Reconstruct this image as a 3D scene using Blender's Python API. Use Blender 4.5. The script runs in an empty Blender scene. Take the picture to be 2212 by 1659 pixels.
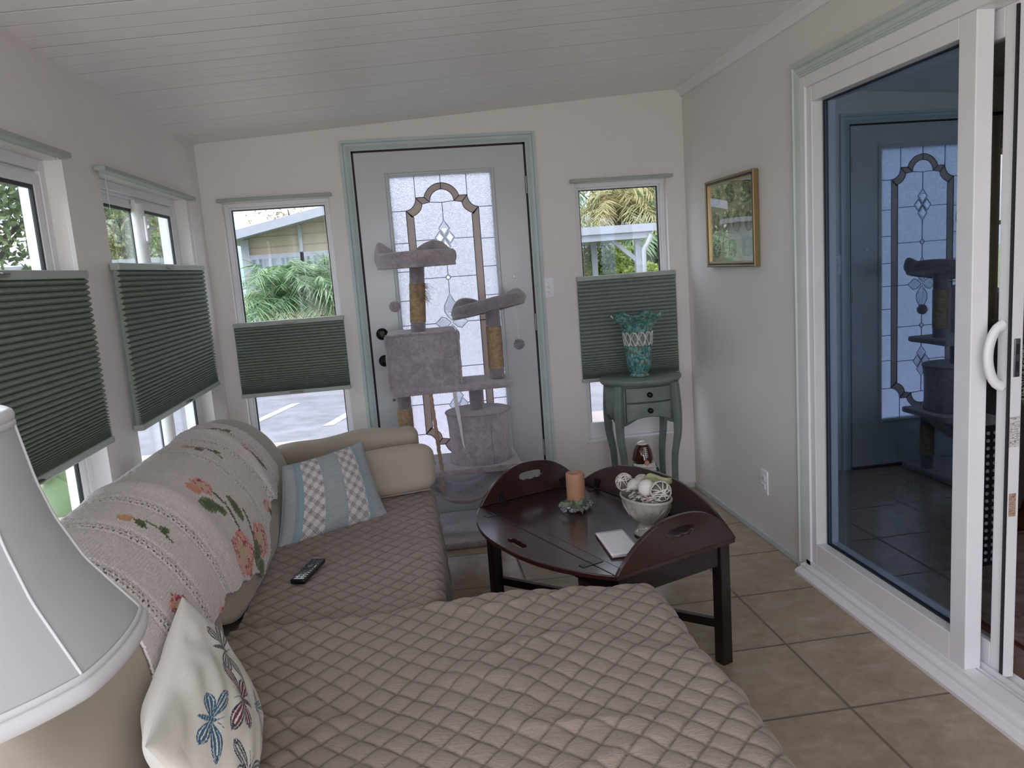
import bpy, math, random
import numpy as np
from mathutils import Vector, Matrix
random.seed(7); np.random.seed(7)
S = bpy.context.scene
COL = S.collection
PI = math.pi

# ------------------------------------------------------------------ camera
cam_d = bpy.data.cameras.new('camera'); cam = bpy.data.objects.new('camera', cam_d); COL.objects.link(cam)
cam_d.sensor_width = 36.0; cam_d.sensor_fit = 'HORIZONTAL'; cam_d.lens = 1663.66 / 2212 * 36.0
cam_d.clip_start = 0.02; cam_d.clip_end = 200
_r = Vector((0.98857698, -0.13205951, -0.07263492)); _u = Vector((0.09155748, 0.14338632, 0.98542254)); _f = Vector((0.11971957, 0.98081632, -0.15383945))
M = Matrix.Identity(4)
for i in range(3):
    M[i][0] = _r[i]; M[i][1] = _u[i]; M[i][2] = -_f[i]
M[0][3], M[1][3], M[2][3] = 0.0, 0.0, 1.4073
cam.matrix_world = M
S.camera = cam

# ------------------------------------------------------------------ view
S.view_settings.view_transform = 'Standard'; S.view_settings.look = 'None'
S.view_settings.exposure = 0.0; S.view_settings.gamma = 1.0; S.view_settings.use_curve_mapping = False
S.cycles.use_denoising = True
S.cycles.max_bounces = 10; S.cycles.diffuse_bounces = 5; S.cycles.glossy_bounces = 5
S.cycles.transmission_bounces = 8; S.cycles.transparent_max_bounces = 16
S.cycles.sample_clamp_indirect = 6.0; S.cycles.caustics_refractive = True; S.cycles.caustics_reflective = False

# ------------------------------------------------------------------ world: hazy bright sky, brightest high up on the left and behind
W = bpy.data.worlds.new('sky'); S.world = W; W.use_nodes = True
nt = W.node_tree; nt.nodes.clear()
def wn(t, **k):
    n = nt.nodes.new(t)
    for a, b in k.items(): setattr(n, a, b)
    return n
def wmath(op, a, b=None, clamp=False):
    n = nt.nodes.new('ShaderNodeMath'); n.operation = op; n.use_clamp = clamp
    for i, v in enumerate((a, b)):
        if v is None: continue
        if isinstance(v, (int, float)): n.inputs[i].default_value = v
        else: nt.links.new(v, n.inputs[i])
    return n.outputs[0]
tc = wn('ShaderNodeTexCoord')
sx = wn('ShaderNodeSeparateXYZ'); nt.links.new(tc.outputs['Generated'], sx.inputs[0])
dot = wn('ShaderNodeVectorMath', operation='DOT_PRODUCT'); nt.links.new(tc.outputs['Generated'], dot.inputs[0])
_L = Vector((-0.55, -0.35, 0.75)).normalized(); dot.inputs[1].default_value = _L
d1 = wmath('MAXIMUM', dot.outputs['Value'], 0.0)
d2 = wmath('MULTIPLY', wmath('POWER', d1, 2.0), 3.0)
strength = wmath('ADD', wmath('ADD', d2, 1.35), wmath('MULTIPLY', wmath('MAXIMUM', sx.outputs[2], 0.0), 2.8))
mp = wn('ShaderNodeMapping'); mp.inputs['Scale'].default_value = (2.2, 2.2, 6.0); nt.links.new(tc.outputs['Generated'], mp.inputs['Vector'])
nz = wn('ShaderNodeTexNoise'); nz.inputs['Scale'].default_value = 2.0; nz.inputs['Detail'].default_value = 6.0; nt.links.new(mp.outputs[0], nz.inputs['Vector'])
cr = wn('ShaderNodeValToRGB'); nt.links.new(nz.outputs['Fac'], cr.inputs[0])
cr.color_ramp.elements[0].position = 0.42; cr.color_ramp.elements[0].color = (0.58, 0.78, 1.0, 1)
cr.color_ramp.elements[1].position = 0.58; cr.color_ramp.elements[1].color = (1.0, 0.965, 1.0, 1)
bg = wn('ShaderNodeBackground'); nt.links.new(cr.outputs[0], bg.inputs[0]); nt.links.new(strength, bg.inputs[1])
wo = wn('ShaderNodeOutputWorld'); nt.links.new(bg.outputs[0], wo.inputs[0])

# ------------------------------------------------------------------ sun, and area fill lights added outside the unseen rear and left windows
sd = bpy.data.lights.new('sun', 'SUN'); sd.energy = 1.8; sd.angle = 0.01; sd.color = (1.0, 0.94, 0.86)
so = bpy.data.objects.new('sun', sd); COL.objects.link(so)
so.rotation_euler = Vector((-0.55, 0.42, -0.95)).to_track_quat('-Z', 'Y').to_euler()
def area(name, loc, dirv, sxx, syy, e, col=(1, 1, 1)):
    d = bpy.data.lights.new(name, 'AREA'); d.shape = 'RECTANGLE'; d.size = sxx; d.size_y = syy; d.energy = e; d.color = col
    o = bpy.data.objects.new(name, d); COL.objects.link(o); o.location = loc
    o.rotation_euler = Vector(dirv).to_track_quat('-Z', 'Z').to_euler()
    return o
area('rear_fill_light', (0.28, -1.75, 1.35), (0, 1, 0.38), 2.3, 1.3, 43, (1.0, 0.955, 1.0))  # added fill light behind the camera, tilted up the room
area('left_fill_light', (-1.30, 0.30, 1.25), (1, 0.3, 0.9), 2.0, 1.25, 14, (0.98, 0.97, 1.0))  # added fill light out of view, aimed up to brighten the ceiling

# ================================================================== mesh helpers
class MB:
    def __init__(s): s.v = []; s.f = []; s.sm = []; s.mi = []; s.n = 0; s.col = None
    def add(s, verts, faces, smooth=False, mi=0):
        b = s.n; verts = [tuple(map(float, p)) for p in verts]
        s.v += verts; s.n += len(verts)
        for f in faces:
            s.f.append(tuple(b + i for i in f)); s.sm.append(smooth); s.mi.append(mi)
        return s
    def box(s, x0, x1, y0, y1, z0, z1, mi=0):
        v = [(x0,y0,z0),(x1,y0,z0),(x1,y1,z0),(x0,y1,z0),(x0,y0,z1),(x1,y0,z1),(x1,y1,z1),(x0,y1,z1)]
        return s.add(v, [(0,3,2,1),(4,5,6,7),(0,1,5,4),(1,2,6,5),(2,3,7,6),(3,0,4,7)], mi=mi)
    def obox(s, c, e1, e2, e3, mi=0):     # centre and three half-extent vectors
        c, e1, e2, e3 = map(Vector, (c, e1, e2, e3)); v = []
        for k in (-1, 1):
            for (i, j) in ((-1,-1),(1,-1),(1,1),(-1,1)): v.append(c + e1*i + e2*j + e3*k)
        return s.add(v, [(0,3,2,1),(4,5,6,7),(0,1,5,4),(1,2,6,5),(2,3,7,6),(3,0,4,7)], mi=mi)
    def grid(s, fn, nu, nv, cu=False, cv=False, smooth=True, mi=0, skip=None):
        uu = nu if cu else nu + 1; vv = nv if cv else nv + 1
        P = [fn(i / nu, j / nv) for j in range(vv) for i in range(uu)]
        F = []
        for j in range(nv):
            for i in range(nu):
                if skip and skip(i, j): continue
                a = j*uu + i; b = j*uu + (i+1) % uu; c = ((j+1) % vv)*uu + (i+1) % uu; d = ((j+1) % vv)*uu + i
                F.append((a, b, c, d))
        return s.add(P, F, smooth, mi)
    def lathe(s, prof, c=(0,0,0), seg=32, fr=None, smooth=True, mi=0, sx=1, sy=1):
        n = len(prof)
        def fn(u, v):
            i = min(n-1, int(round(v*(n-1)))); r, z = prof[i]; a = u*2*PI
            k = fr(a, z, i) if fr else 1
            return (c[0] + r*k*math.cos(a)*sx, c[1] + r*k*math.sin(a)*sy, c[2] + z)
        return s.grid(fn, seg, n-1, cu=True, smooth=smooth, mi=mi)
    def tube(s, pts, r, seg=8, closed=False, mi=0, caps=True, flat=None):
        pts = [Vector(p) for p in pts]; n = len(pts)
        rr = r if isinstance(r, (list, tuple)) else [r]*n
        rings = []; prev = None
        for i, p in enumerate(pts):
            if closed: t = pts[(i+1) % n] - pts[i-1]
            else: t = pts[min(i+1, n-1)] - pts[max(i-1, 0)]
            if t.length < 1e-9: t = Vector((0,0,1))
            t.normalize()
            if prev is None:
                a = Vector((0,0,1)) if abs(t.z) < 0.9 else Vector((1,0,0)); nrm = t.cross(a).normalized()
            else:
                nrm = prev - t*prev.dot(t)
                if nrm.length < 1e-6: nrm = t.orthogonal()
                nrm.normalize()
            prev = nrm; b = t.cross(nrm)
            fl = flat or 1.0
            rings.append([p + (nrm*math.cos(2*PI*k/seg) + b*math.sin(2*PI*k/seg)*fl)*rr[i] for k in range(seg)])
        V = [q for g in rings for q in g]; F = []
        m = n if closed else n-1
        for i in range(m):
            for k in range(seg):
                a = i*seg + k; b2 = i*seg + (k+1) % seg; j = (i+1) % n
                F.append((a, b2, j*seg + (k+1) % seg, j*seg + k))
        s.add(V, F, True, mi)
        if caps and not closed:
            s.add(rings[0], [tuple(range(seg))[::-1]], False, mi); s.add(rings[-1], [tuple(range(seg))], False, mi)
        return s
    def cyl(s, a, b, r0, r1=None, seg=20, mi=0):
        return s.tube([a, b], [r0, r0 if r1 is None else r1], seg, mi=mi)
    def sphere(s, c, r, nu=20, nv=12, sc=(1,1,1), mi=0, fn=None):
        def g(u, v):
            a = u*2*PI; t = v*PI; k = fn(a, t) if fn else 1
            return (c[0]+r*k*sc[0]*math.sin(t)*math.cos(a), c[1]+r*k*sc[1]*math.sin(t)*math.sin(a), c[2]+r*k*sc[2]*math.cos(t))
        return s.grid(g, nu, nv, cu=True, mi=mi)
    def prism(s, poly, o, eu, ev, ew, mi=0, smooth_side=False):   # poly in (u,v); extruded by vector ew
        o, eu, ev, ew = map(Vector, (o, eu, ev, ew)); n = len(poly)
        A = [o + eu*p[0] + ev*p[1] for p in poly]; B = [q + ew for q in A]
        s.add(A, [tuple(range(n))[::-1]], mi=mi); s.add(B, [tuple(range(n))], mi=mi)
        return s.add(A + B, [(i, (i+1) % n, n + (i+1) % n, n + i) for i in range(n)], smooth_side, mi)
    def holed(s, outer, inner, o, eu, ev, ew, mi=0):   # plate with a hole; outer and inner have equal counts
        o, eu, ev, ew = map(Vector, (o, eu, ev, ew)); n = len(outer)
        A = [o + eu*p[0] + ev*p[1] for p in outer]; B = [o + eu*p[0] + ev*p[1] for p in inner]
        A2 = [q + ew for q in A]; B2 = [q + ew for q in B]
        F = []
        for i in range(n):
            j = (i+1) % n
            F += [(i, n+i, n+j, j), (2*n+i, 2*n+j, 3*n+j, 3*n+i), (i, j, 2*n+j, 2*n+i), (n+i, 3*n+i, 3*n+j, n+j)]
        return s.add(A + B + A2 + B2, F, mi=mi)
    def rbox(s, c, h, r, n=8, R=None, fn=None, mi=0):   # rounded box: centre, half sizes, radius, optional 3x3 rotation, optional displacement
        h = Vector(h); r = min(r, min(h)); inner = h - Vector((r, r, r)); c = Vector(c)
        seen = {}; V = []; F = []
        def cm(t, k):  # concentrate samples in the round parts
            e = inner[k]/h[k]
            t2 = t*2-1; m = n//3 or 1
            return t2
        def P(a, b, ax, sg):
            p = [0,0,0]; o1, o2 = [(1,2),(2,0),(0,1)][ax]
            p[ax] = sg; p[o1] = a; p[o2] = b
            q = Vector((p[0]*h[0], p[1]*h[1], p[2]*h[2]))
            w = Vector([max(-inner[k], min(inner[k], q[k])) for k in range(3)])
            d = q - w
            if d.length > 1e-9: q = w + d.normalized()*r
            return q
        for ax in range(3):
            for sg in (-1, 1):
                o1, o2 = [(1,2),(2,0),(0,1)][ax]
                def samp(k):
                    e = inner[k]/h[k]; m = 4
                    L = [-1 + (1-e)*math.tan(i/m*PI/4) if False else -1 + (1-e)*(i/m) for i in range(m)]
                    L += [-e + 2*e*i/n for i in range(n+1)]
                    L += [e + (1-e)*(i/m) for i in range(1, m+1)]
                    return L
                SA, SB = samp(o1), samp(o2); idx = []
                for b in SB:
                    for a in SA:
                        q = P(a, b, ax, sg); key = (round(q.x,5), round(q.y,5), round(q.z,5))
                        if key not in seen: seen[key] = len(V); V.append(q)
                        idx.append(seen[key])
                na = len(SA)
                for j in range(len(SB)-1):
                    for i in range(na-1):
                        f = [idx[j*na+i], idx[j*na+i+1], idx[(j+1)*na+i+1], idx[(j+1)*na+i]]
                        if sg < 0: f.reverse()
                        g = []
                        for t in f:
                            if t not in g: g.append(t)
                        if len(g) >= 3: F.append(tuple(g))
        if fn: V = [Vector(fn(q)) for q in V]
        if R is not None: V = [R @ q for q in V]
        return s.add([c + q for q in V], F, True, mi)

def woff(p):
    o = Vector((0,0,0)); R = None
    while p is not None: o += Vector(p.location); p = p.parent
    return o
def obj(name, mb, mat, parent=None, bevel=0, seg=2, loc=None, label=None, subsurf=0, recalc=True):
    off = woff(parent)
    L = Vector(loc) if loc is not None else Vector((0,0,0))
    me = bpy.data.meshes.new(name); o2 = off + L
    V = np.array(mb.v, dtype=float) - np.array(o2)
    me.from_pydata(V.tolist(), [], mb.f)
    me.polygons.foreach_set('use_smooth', mb.sm)
    mats = mat if isinstance(mat, (list, tuple)) else [mat]
    for m in mats: me.materials.append(m)
    if len(mats) > 1: me.polygons.foreach_set('material_index', mb.mi)
    if mb.col is not None:
        at = me.color_attributes.new('Col', 'FLOAT_COLOR', 'POINT')
        c = np.ones((len(mb.v), 4)); c[:, :3] = mb.col; at.data.foreach_set('color', c.ravel())
    if recalc:
        import bmesh
        bm = bmesh.new(); bm.from_mesh(me); bmesh.ops.recalc_face_normals(bm, faces=bm.faces); bm.to_mesh(me); bm.free()
    me.update()
    ob = bpy.data.objects.new(name, me); COL.objects.link(ob); ob.location = L; ob.parent = parent
    if bevel:
        m = ob.modifiers.new('b', 'BEVEL'); m.width = bevel; m.segments = seg; m.limit_method = 'ANGLE'; m.angle_limit = 0.6
    if subsurf:
        m = ob.modifiers.new('s', 'SUBSURF'); m.levels = subsurf; m.render_levels = subsurf
    if label: ob['label'] = label
    return ob
def tag(o, label, cat, group=None, kind=None):
    o['label'] = label; o['category'] = cat
    if group: o['group'] = group
    if kind: o['kind'] = kind
    return o
def thing(name, label, cat, loc=(0,0,0), group=None):
    o = bpy.data.objects.new(name, None); COL.objects.link(o); o.location = loc
    return tag(o, label, cat, group)
def struct(name, mb, mat, parent=None, **k):
    o = obj(name, mb, mat, parent, **k)
    if parent is None: o['kind'] = 'structure'
    return o
def sroot(name, loc=(0,0,0)):
    o = bpy.data.objects.new(name, None); COL.objects.link(o); o.location = loc; o['kind'] = 'structure'; return o
def dup(root, loc, label=None, group=None, rotz=None):
    r = root.copy(); COL.objects.link(r); r.location = loc
    if rotz is not None: r.rotation_euler = (0, 0, rotz)
    if label: r['label'] = label
    if group: r['group'] = group
    for ch in list(root.children):
        c = ch.copy(); COL.objects.link(c); c.parent = r
        for g in ch.children:
            d = g.copy(); COL.objects.link(d); d.parent = c
    return r

# ================================================================== material helpers
def lin(c):
    if isinstance(c, str):
        c = c.lstrip('#'); c = [int(c[i:i+2], 16)/255 for i in (0, 2, 4)]
    return tuple(((x/12.92) if x <= 0.04045 else ((x+0.055)/1.055)**2.4) for x in c)
class NT:
    def __init__(s, name):
        s.m = bpy.data.materials.new(name); s.m.use_nodes = True; s.t = s.m.node_tree; s.t.nodes.clear()
        s.out = s.t.nodes.new('ShaderNodeOutputMaterial')
    def n(s, t, **k):
        x = s.t.nodes.new(t)
        for a, b in k.items():
            if a.startswith('_'): x.inputs[a[1:].replace('_', ' ')].default_value = b
            else: setattr(x, a, b)
        return x
    def l(s, a, b): s.t.links.new(a, b)
    def coord(s, kind='Object', scale=(1,1,1), rot=(0,0,0), loc=(0,0,0)):
        if kind == 'Position': src = s.n('ShaderNodeNewGeometry').outputs['Position']
        else: src = s.n('ShaderNodeTexCoord').outputs[kind]
        m = s.n('ShaderNodeMapping'); m.inputs['Scale'].default_value = scale; m.inputs['Rotation'].default_value = rot; m.inputs['Location'].default_value = loc
        s.l(src, m.inputs['Vector']); return m.outputs[0]
    def noise(s, vec, scale, detail=3, rough=0.5, dist=0):
        x = s.n('ShaderNodeTexNoise'); s.l(vec, x.inputs['Vector']); x.inputs['Scale'].default_value = scale; x.inputs['Detail'].default_value = detail
        x.inputs['Roughness'].default_value = rough; x.inputs['Distortion'].default_value = dist; return x.outputs['Fac']
    def ramp(s, fac, stops):
        r = s.n('ShaderNodeValToRGB'); s.l(fac, r.inputs[0]); e = r.color_ramp.elements
        while len(e) < len(stops): e.new(0.5)
        for x, (p, c) in zip(e, stops):
            x.position = p; x.color = (*c, 1) if len(c) == 3 else c
        return r.outputs[0]
    def math(s, op, a, b=None, c=None, clamp=False):
        x = s.n('ShaderNodeMath'); x.operation = op; x.use_clamp = clamp
        for i, v in enumerate((a, b, c)):
            if v is None: continue
            if isinstance(v, (int, float)): x.inputs[i].default_value = v
            else: s.l(v, x.inputs[i])
        return x.outputs[0]
    def mixc(s, f, a, b):
        x = s.n('ShaderNodeMix'); x.data_type = 'RGBA'
        for i, v in ((0, f), (6, a), (7, b)):
            if isinstance(v, (int, float)): x.inputs[i].default_value = v
            elif isinstance(v, tuple): x.inputs[i].default_value = (*v, 1) if len(v) == 3 else v
            else: s.l(v, x.inputs[i])
        return x.outputs[2]
    def bump(s, h, strength=0.3, dist=0.01, nrm=None):
        b = s.n('ShaderNodeBump'); b.inputs['Strength'].default_value = strength; b.inputs['Distance'].default_value = dist
        s.l(h, b.inputs['Height'])
        if nrm is not None: s.l(nrm, b.inputs['Normal'])
        return b.outputs[0]
    def pbr(s, color, rough=0.5, metal=0, normal=None, spec=0.5, coat=0, sheen=0, trans=0, ior=1.45, emit=None, es=0, sss=0, alpha=None, coatr=0.05):
        p = s.n('ShaderNodeBsdfPrincipled')
        def setv(k, v):
            i = p.inputs[k]
            if isinstance(v, (int, float)): i.default_value = v
            elif isinstance(v, tuple): i.default_value = (*v, 1) if len(v) == 3 else v
            else: s.l(v, i)
        setv('Base Color', color); setv('Roughness', rough); setv('Metallic', metal); setv('Specular IOR Level', spec)
        setv('Coat Weight', coat); setv('Coat Roughness', coatr); setv('Sheen Weight', sheen); setv('Transmission Weight', trans); setv('IOR', ior)
        if sheen: setv('Sheen Roughness', 0.4)
        if sss: setv('Subsurface Weight', sss); p.inputs['Subsurface Scale'].default_value = 0.02
        if normal is not None: s.l(normal, p.inputs['Normal'])
        if emit: setv('Emission Color', emit); setv('Emission Strength', es)
        if alpha is not None: setv('Alpha', alpha)
        s.l(p.outputs[0], s.out.inputs[0]); return p
def simple(name, color, rough=0.5, metal=0, spec=0.5, coat=0, var=0.06, vs=8, bs=0, bscale=200, bd=0.001, sheen=0, coord='Object', **k):
    t = NT(name); c = lin(color)
    v = t.coord(coord); nf = t.noise(v, vs, 4)
    col = t.ramp(nf, [(0.3, tuple(x*(1-var) for x in c)), (0.7, tuple(min(1, x*(1+var)) for x in c))])
    nrm = None
    if bs: nrm = t.bump(t.noise(v, bscale, 3), bs, bd)
    t.pbr(col, rough, metal, nrm, spec, coat, sheen, **k); return t.m
def colattr(name, rough=0.8, bs=0.3, bscale=600, bd=0.0006, sheen=0.0, var=0.06, vs=400, coat=0, metal=0, spec=0.3):
    t = NT(name); a = t.n('ShaderNodeAttribute'); a.attribute_name = 'Col'
    v = t.coord('Object'); nf = t.noise(v, vs, 2)
    k = t.ramp(nf, [(0.3, (1-var,)*3), (0.7, (1+var,)*3)])
    x = t.n('ShaderNodeVectorMath', operation='MULTIPLY'); t.l(a.outputs['Color'], x.inputs[0]); t.l(k, x.inputs[1])
    t.pbr(x.outputs[0], rough, metal, t.bump(t.noise(v, bscale, 2), bs, bd) if bs else None, spec, coat, sheen); return t.m
def glassy(name, tint, refl=0.08, rtint=(1,1,1), rough=0.0, fres=True, refl_max=1.0):
    """thin pane: straight-through light plus a reflection that grows at grazing angles"""
    t = NT(name); tr = t.n('ShaderNodeBsdfTransparent'); tr.inputs[0].default_value = (*tint, 1)
    gl = t.n('ShaderNodeBsdfGlossy'); gl.inputs['Color'].default_value = (*rtint, 1); gl.inputs['Roughness'].default_value = rough
    mx = t.n('ShaderNodeMixShader')
    if fres:
        lw = t.n('ShaderNodeLayerWeight'); lw.inputs['Blend'].default_value = 0.5
        f = t.math('ADD', t.math('MULTIPLY', t.math('POWER', lw.outputs['Facing'], 4.0), 0.6), refl, clamp=True); t.l(f, mx.inputs[0])
    else: mx.inputs[0].default_value = refl
    t.l(tr.outputs[0], mx.inputs[1]); t.l(gl.outputs[0], mx.inputs[2]); t.l(mx.outputs[0], t.out.inputs[0]); return t.m

# walls: orange-peel plaster with a slight gloss
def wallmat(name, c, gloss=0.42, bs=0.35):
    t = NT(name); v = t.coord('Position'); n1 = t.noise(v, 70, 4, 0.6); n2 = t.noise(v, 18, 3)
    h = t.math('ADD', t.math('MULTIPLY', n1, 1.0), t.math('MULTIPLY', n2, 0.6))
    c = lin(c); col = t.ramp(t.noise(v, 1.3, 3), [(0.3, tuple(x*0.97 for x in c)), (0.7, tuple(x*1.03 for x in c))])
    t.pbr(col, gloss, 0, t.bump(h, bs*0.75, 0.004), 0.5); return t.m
M_wall = wallmat('wall_plaster', '#e3dfdc')
M_wall_l = wallmat('wall_plaster_left', '#e8e3e2', 0.36, 0.6)
# ceiling panels with paired grooves across the room
t = NT('ceiling_panels'); v = t.coord('Position'); sp = t.n('ShaderNodeSeparateXYZ'); t.l(v, sp.inputs[0])
def groove(t, c, period, off, w):
    f = t.math('FRACT', t.math('DIVIDE', t.math('ADD', c, off), period))
    d = t.math('ABSOLUTE', t.math('SUBTRACT', f, 0.5))      # 0 at the groove
    return t.math('SUBTRACT', 1.0, t.math('DIVIDE', d, w/period), clamp=True)
g1 = groove(t, sp.outputs[1], 0.305, 0.02, 0.006); g2 = groove(t, sp.outputs[1], 0.1017, 0.02, 0.004)
gg = t.math('MAXIMUM', g1, t.math('MULTIPLY', g2, 0.6))
col = t.mixc(t.math('MULTIPLY', gg, 0.35), lin('#f6f2f2'), lin('#b0a4a2'))
t.pbr(col, 0.45, 0, t.bump(t.math('MULTIPLY', gg, -1.0), 0.8, 0.004)); M_ceil = t.m
# tile floor: 0.408 m tiles in line with the walls
t = NT('floor_tiles'); v = t.coord('Position'); sp = t.n('ShaderNodeSeparateXYZ'); t.l(v, sp.inputs[0])
TS = 0.4083
gx = groove(t, sp.outputs[0], TS, -1.2103 + TS/2, 0.0065); gy = groove(t, sp.outputs[1], TS, -2.4322 + TS/2, 0.0065)
gg = t.math('MAXIMUM', gx, gy); gm = t.math('MULTIPLY', gg, 2.5, clamp=True)
ix = t.math('FLOOR', t.math('DIVIDE', t.math('ADD', sp.outputs[0], -1.2103+10*TS), TS)); iy = t.math('FLOOR', t.math('DIVIDE', t.math('ADD', sp.outputs[1], -2.4322+10*TS), TS))
cb = t.n('ShaderNodeCombineXYZ'); t.l(ix, cb.inputs[0]); t.l(iy, cb.inputs[1])
wnz = t.n('ShaderNodeTexWhiteNoise'); t.l(cb.outputs[0], wnz.inputs['Vector'])
vm = t.n('ShaderNodeVectorMath', operation='ADD'); t.l(v, vm.inputs[0])
vs_ = t.n('ShaderNodeVectorMath', operation='SCALE'); t.l(wnz.outputs['Color'], vs_.inputs[0]); vs_.inputs['Scale'].default_value = 7.0
t.l(vs_.outputs[0], vm.inputs[1])
mm = t.n('ShaderNodeMapping'); mm.inputs['Scale'].default_value = (1.0, 1.35, 1); mm.inputs['Rotation'].default_value = (0, 0, 0.5); t.l(vm.outputs[0], mm.inputs['Vector'])
marb = t.noise(mm.outputs[0], 8.5, 7, 0.66, 0.8); m2 = t.noise(vm.outputs[0], 28, 5, 0.6)
mk = t.math('ADD', t.math('MULTIPLY', marb, 0.75), t.math('MULTIPLY', m2, 0.25))
tc1 = t.ramp(mk, [(0.32, lin('#94836f')), (0.5, lin('#a69480')), (0.66, lin('#b5a492'))])
col = t.mixc(gm, tc1, lin('#7d6f66'))
rg = t.math('ADD', t.math('MULTIPLY', gm, 0.4), 0.27)
t.pbr(col, rg, 0, t.bump(t.math('ADD', t.math('MULTIPLY', gg, -1.0), t.math('MULTIPLY', m2, 0.1)), 0.5, 0.003)); M_tile = t.m

M_white = simple('white_vinyl', '#e9e8ec', 0.35, var=0.02)
M_white_d = simple('white_painted_door', '#c2c6ca', 0.22, var=0.02, bs=0.05, bscale=60, bd=0.002)
M_aqua = simple('aqua_painted_trim', '#c3cfd2', 0.35, var=0.04)
M_aqua_g = simple('sage_painted_trim', '#c6cecb', 0.35, var=0.04)
M_gasket = simple('dark_gasket', '#23252b', 0.5)
M_weather = simple('brown_weatherstrip', '#2c1518', 0.6, var=0.5, vs=30)
M_pane = glassy('window_glass', (0.985, 0.99, 0.99), 0.02)
M_nickel = simple('satin_nickel', '#8f8a83', 0.35, metal=0.9)
M_black = simple('black_metal', '#121216', 0.3, metal=0.3)
M_plate = simple('white_plastic', '#efeef3', 0.3, var=0.01)

# ================================================================== room shell
XL, XR, YF, YB = -1.045, 1.6, 4.33, -1.6
def zc(x): return 2.139 + (x - XL)*(2.3045-2.139)/(1.6076+1.045)
b = MB()
def floor_rect(): b.box(XL-0.15, XR+0.02, YB-0.2, YF+0.13, -0.12, 0.0)
floor_rect(); struct('floor', b, M_tile)
b = MB()
z0, z1 = zc(XL-0.16), zc(XR+0.12)
x0, x1, y0, y1 = XL-0.16, XR+0.12, YB-0.2, YF+0.14
b.add([(x0,y0,z0),(x1,y0,z1),(x1,y1,z1),(x0,y1,z0),(x0,y0,z0+.2),(x1,y0,z1+.2),(x1,y1,z1+.2),(x0,y1,z0+.2)], [(0,3,2,1),(4,5,6,7),(0,1,5,4),(1,2,6,5),(2,3,7,6),(3,0,4,7)])
struct('ceiling', b, M_ceil)
def wall_with_holes(axis, p0, p1, a0, a1, ztop, holes):
    """axis 'y': wall spans x a0..a1 at y p0..p1; axis 'x': spans y a0..a1 at x p0..p1. holes = (s0, s1, z0, z1)"""
    b = MB(); S_ = sorted({a0, a1, *[h[0] for h in holes], *[h[1] for h in holes]})
    for s0, s1 in zip(S_[:-1], S_[1:]):
        hs = sorted([h for h in holes if h[0] < (s0+s1)/2 < h[1]], key=lambda h: h[2])
        z = 0.0; segs = []
        for h in hs: segs.append((z, h[2], False)); z = h[3]
        segs.append((z, None, True))
        for za, zb, top in segs:
            t0 = ztop(s0) if top else zb; t1 = ztop(s1) if top else zb
            if not top and zb - za < 1e-6: continue
            if axis == 'y':
                V = [(s0,p0,za),(s1,p0,za),(s1,p1,za),(s0,p1,za),(s0,p0,t0),(s1,p0,t1),(s1,p1,t1),(s0,p1,t0)]
            else:
                V = [(p0,s0,za),(p1,s0,za),(p1,s1,za),(p0,s1,za),(p0,s0,t0),(p1,s0,t0),(p1,s1,t1),(p0,s1,t1)]
            b.add(V, [(0,3,2,1),(4,5,6,7),(0,1,5,4),(1,2,6,5),(2,3,7,6),(3,0,4,7)])
    return b
WL = (-0.945, -0.385, 0.40, 1.832)      # window openings: s0, s1, z0, z1
WR = (0.958, 1.492, 0.35, 1.825)
DOOR = (-0.248, 0.696, 0.0, 2.062)
WB = (2.955, 4.035, 0.42, 1.832)
WA = (1.56, 2.66, 0.42, 1.832)
WC = (-0.75, 1.30, 0.6, 1.9)
SL = (-0.2, 3.00, 0.0, 2.045)
struct('wall_far', wall_with_holes('y', YF, YF+0.13, XL-0.15, XR+0.12, lambda s: zc(s)+0.02, [WL, WR, DOOR]), M_wall)
struct('wall_left', wall_with_holes('x', XL-0.14, XL, YB-0.15, YF, lambda s: zc(XL)+0.02, [WA, WB, WC]), M_wall_l)
struct('wall_right', wall_with_holes('x', XR, XR+0.12, YB-0.15, YF, lambda s: zc(XR)+0.02, [SL]), M_wall)
struct('wall_back', wall_with_holes('y', YB-0.14, YB, XL-0.0, XR, lambda s: zc(s)+0.02, [(-0.85, 1.4, 0.7, 1.98)]), M_wall)

# ---------------- baseboards and crown
b = MB(); b.box(0.775, XR, YF-0.012, YF, 0, 0.03); struct('baseboard_far', b, M_aqua, bevel=0.003)
b = MB(); b.box(XR-0.012, XR, 3.07, YF, 0, 0.03); struct('baseboard_right', b, M_aqua, bevel=0.003)
b = MB(); zt = zc(XR)
b.prism([(0,0),(0,-0.045),(-0.012,-0.045),(-0.016,-0.02),(-0.045,-0.006),(-0.045,0)], (XR, YB, zt), (1,0,0), (0,0,1), (0, YF-YB, 0))
struct('trim_1', b, M_white)

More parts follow.
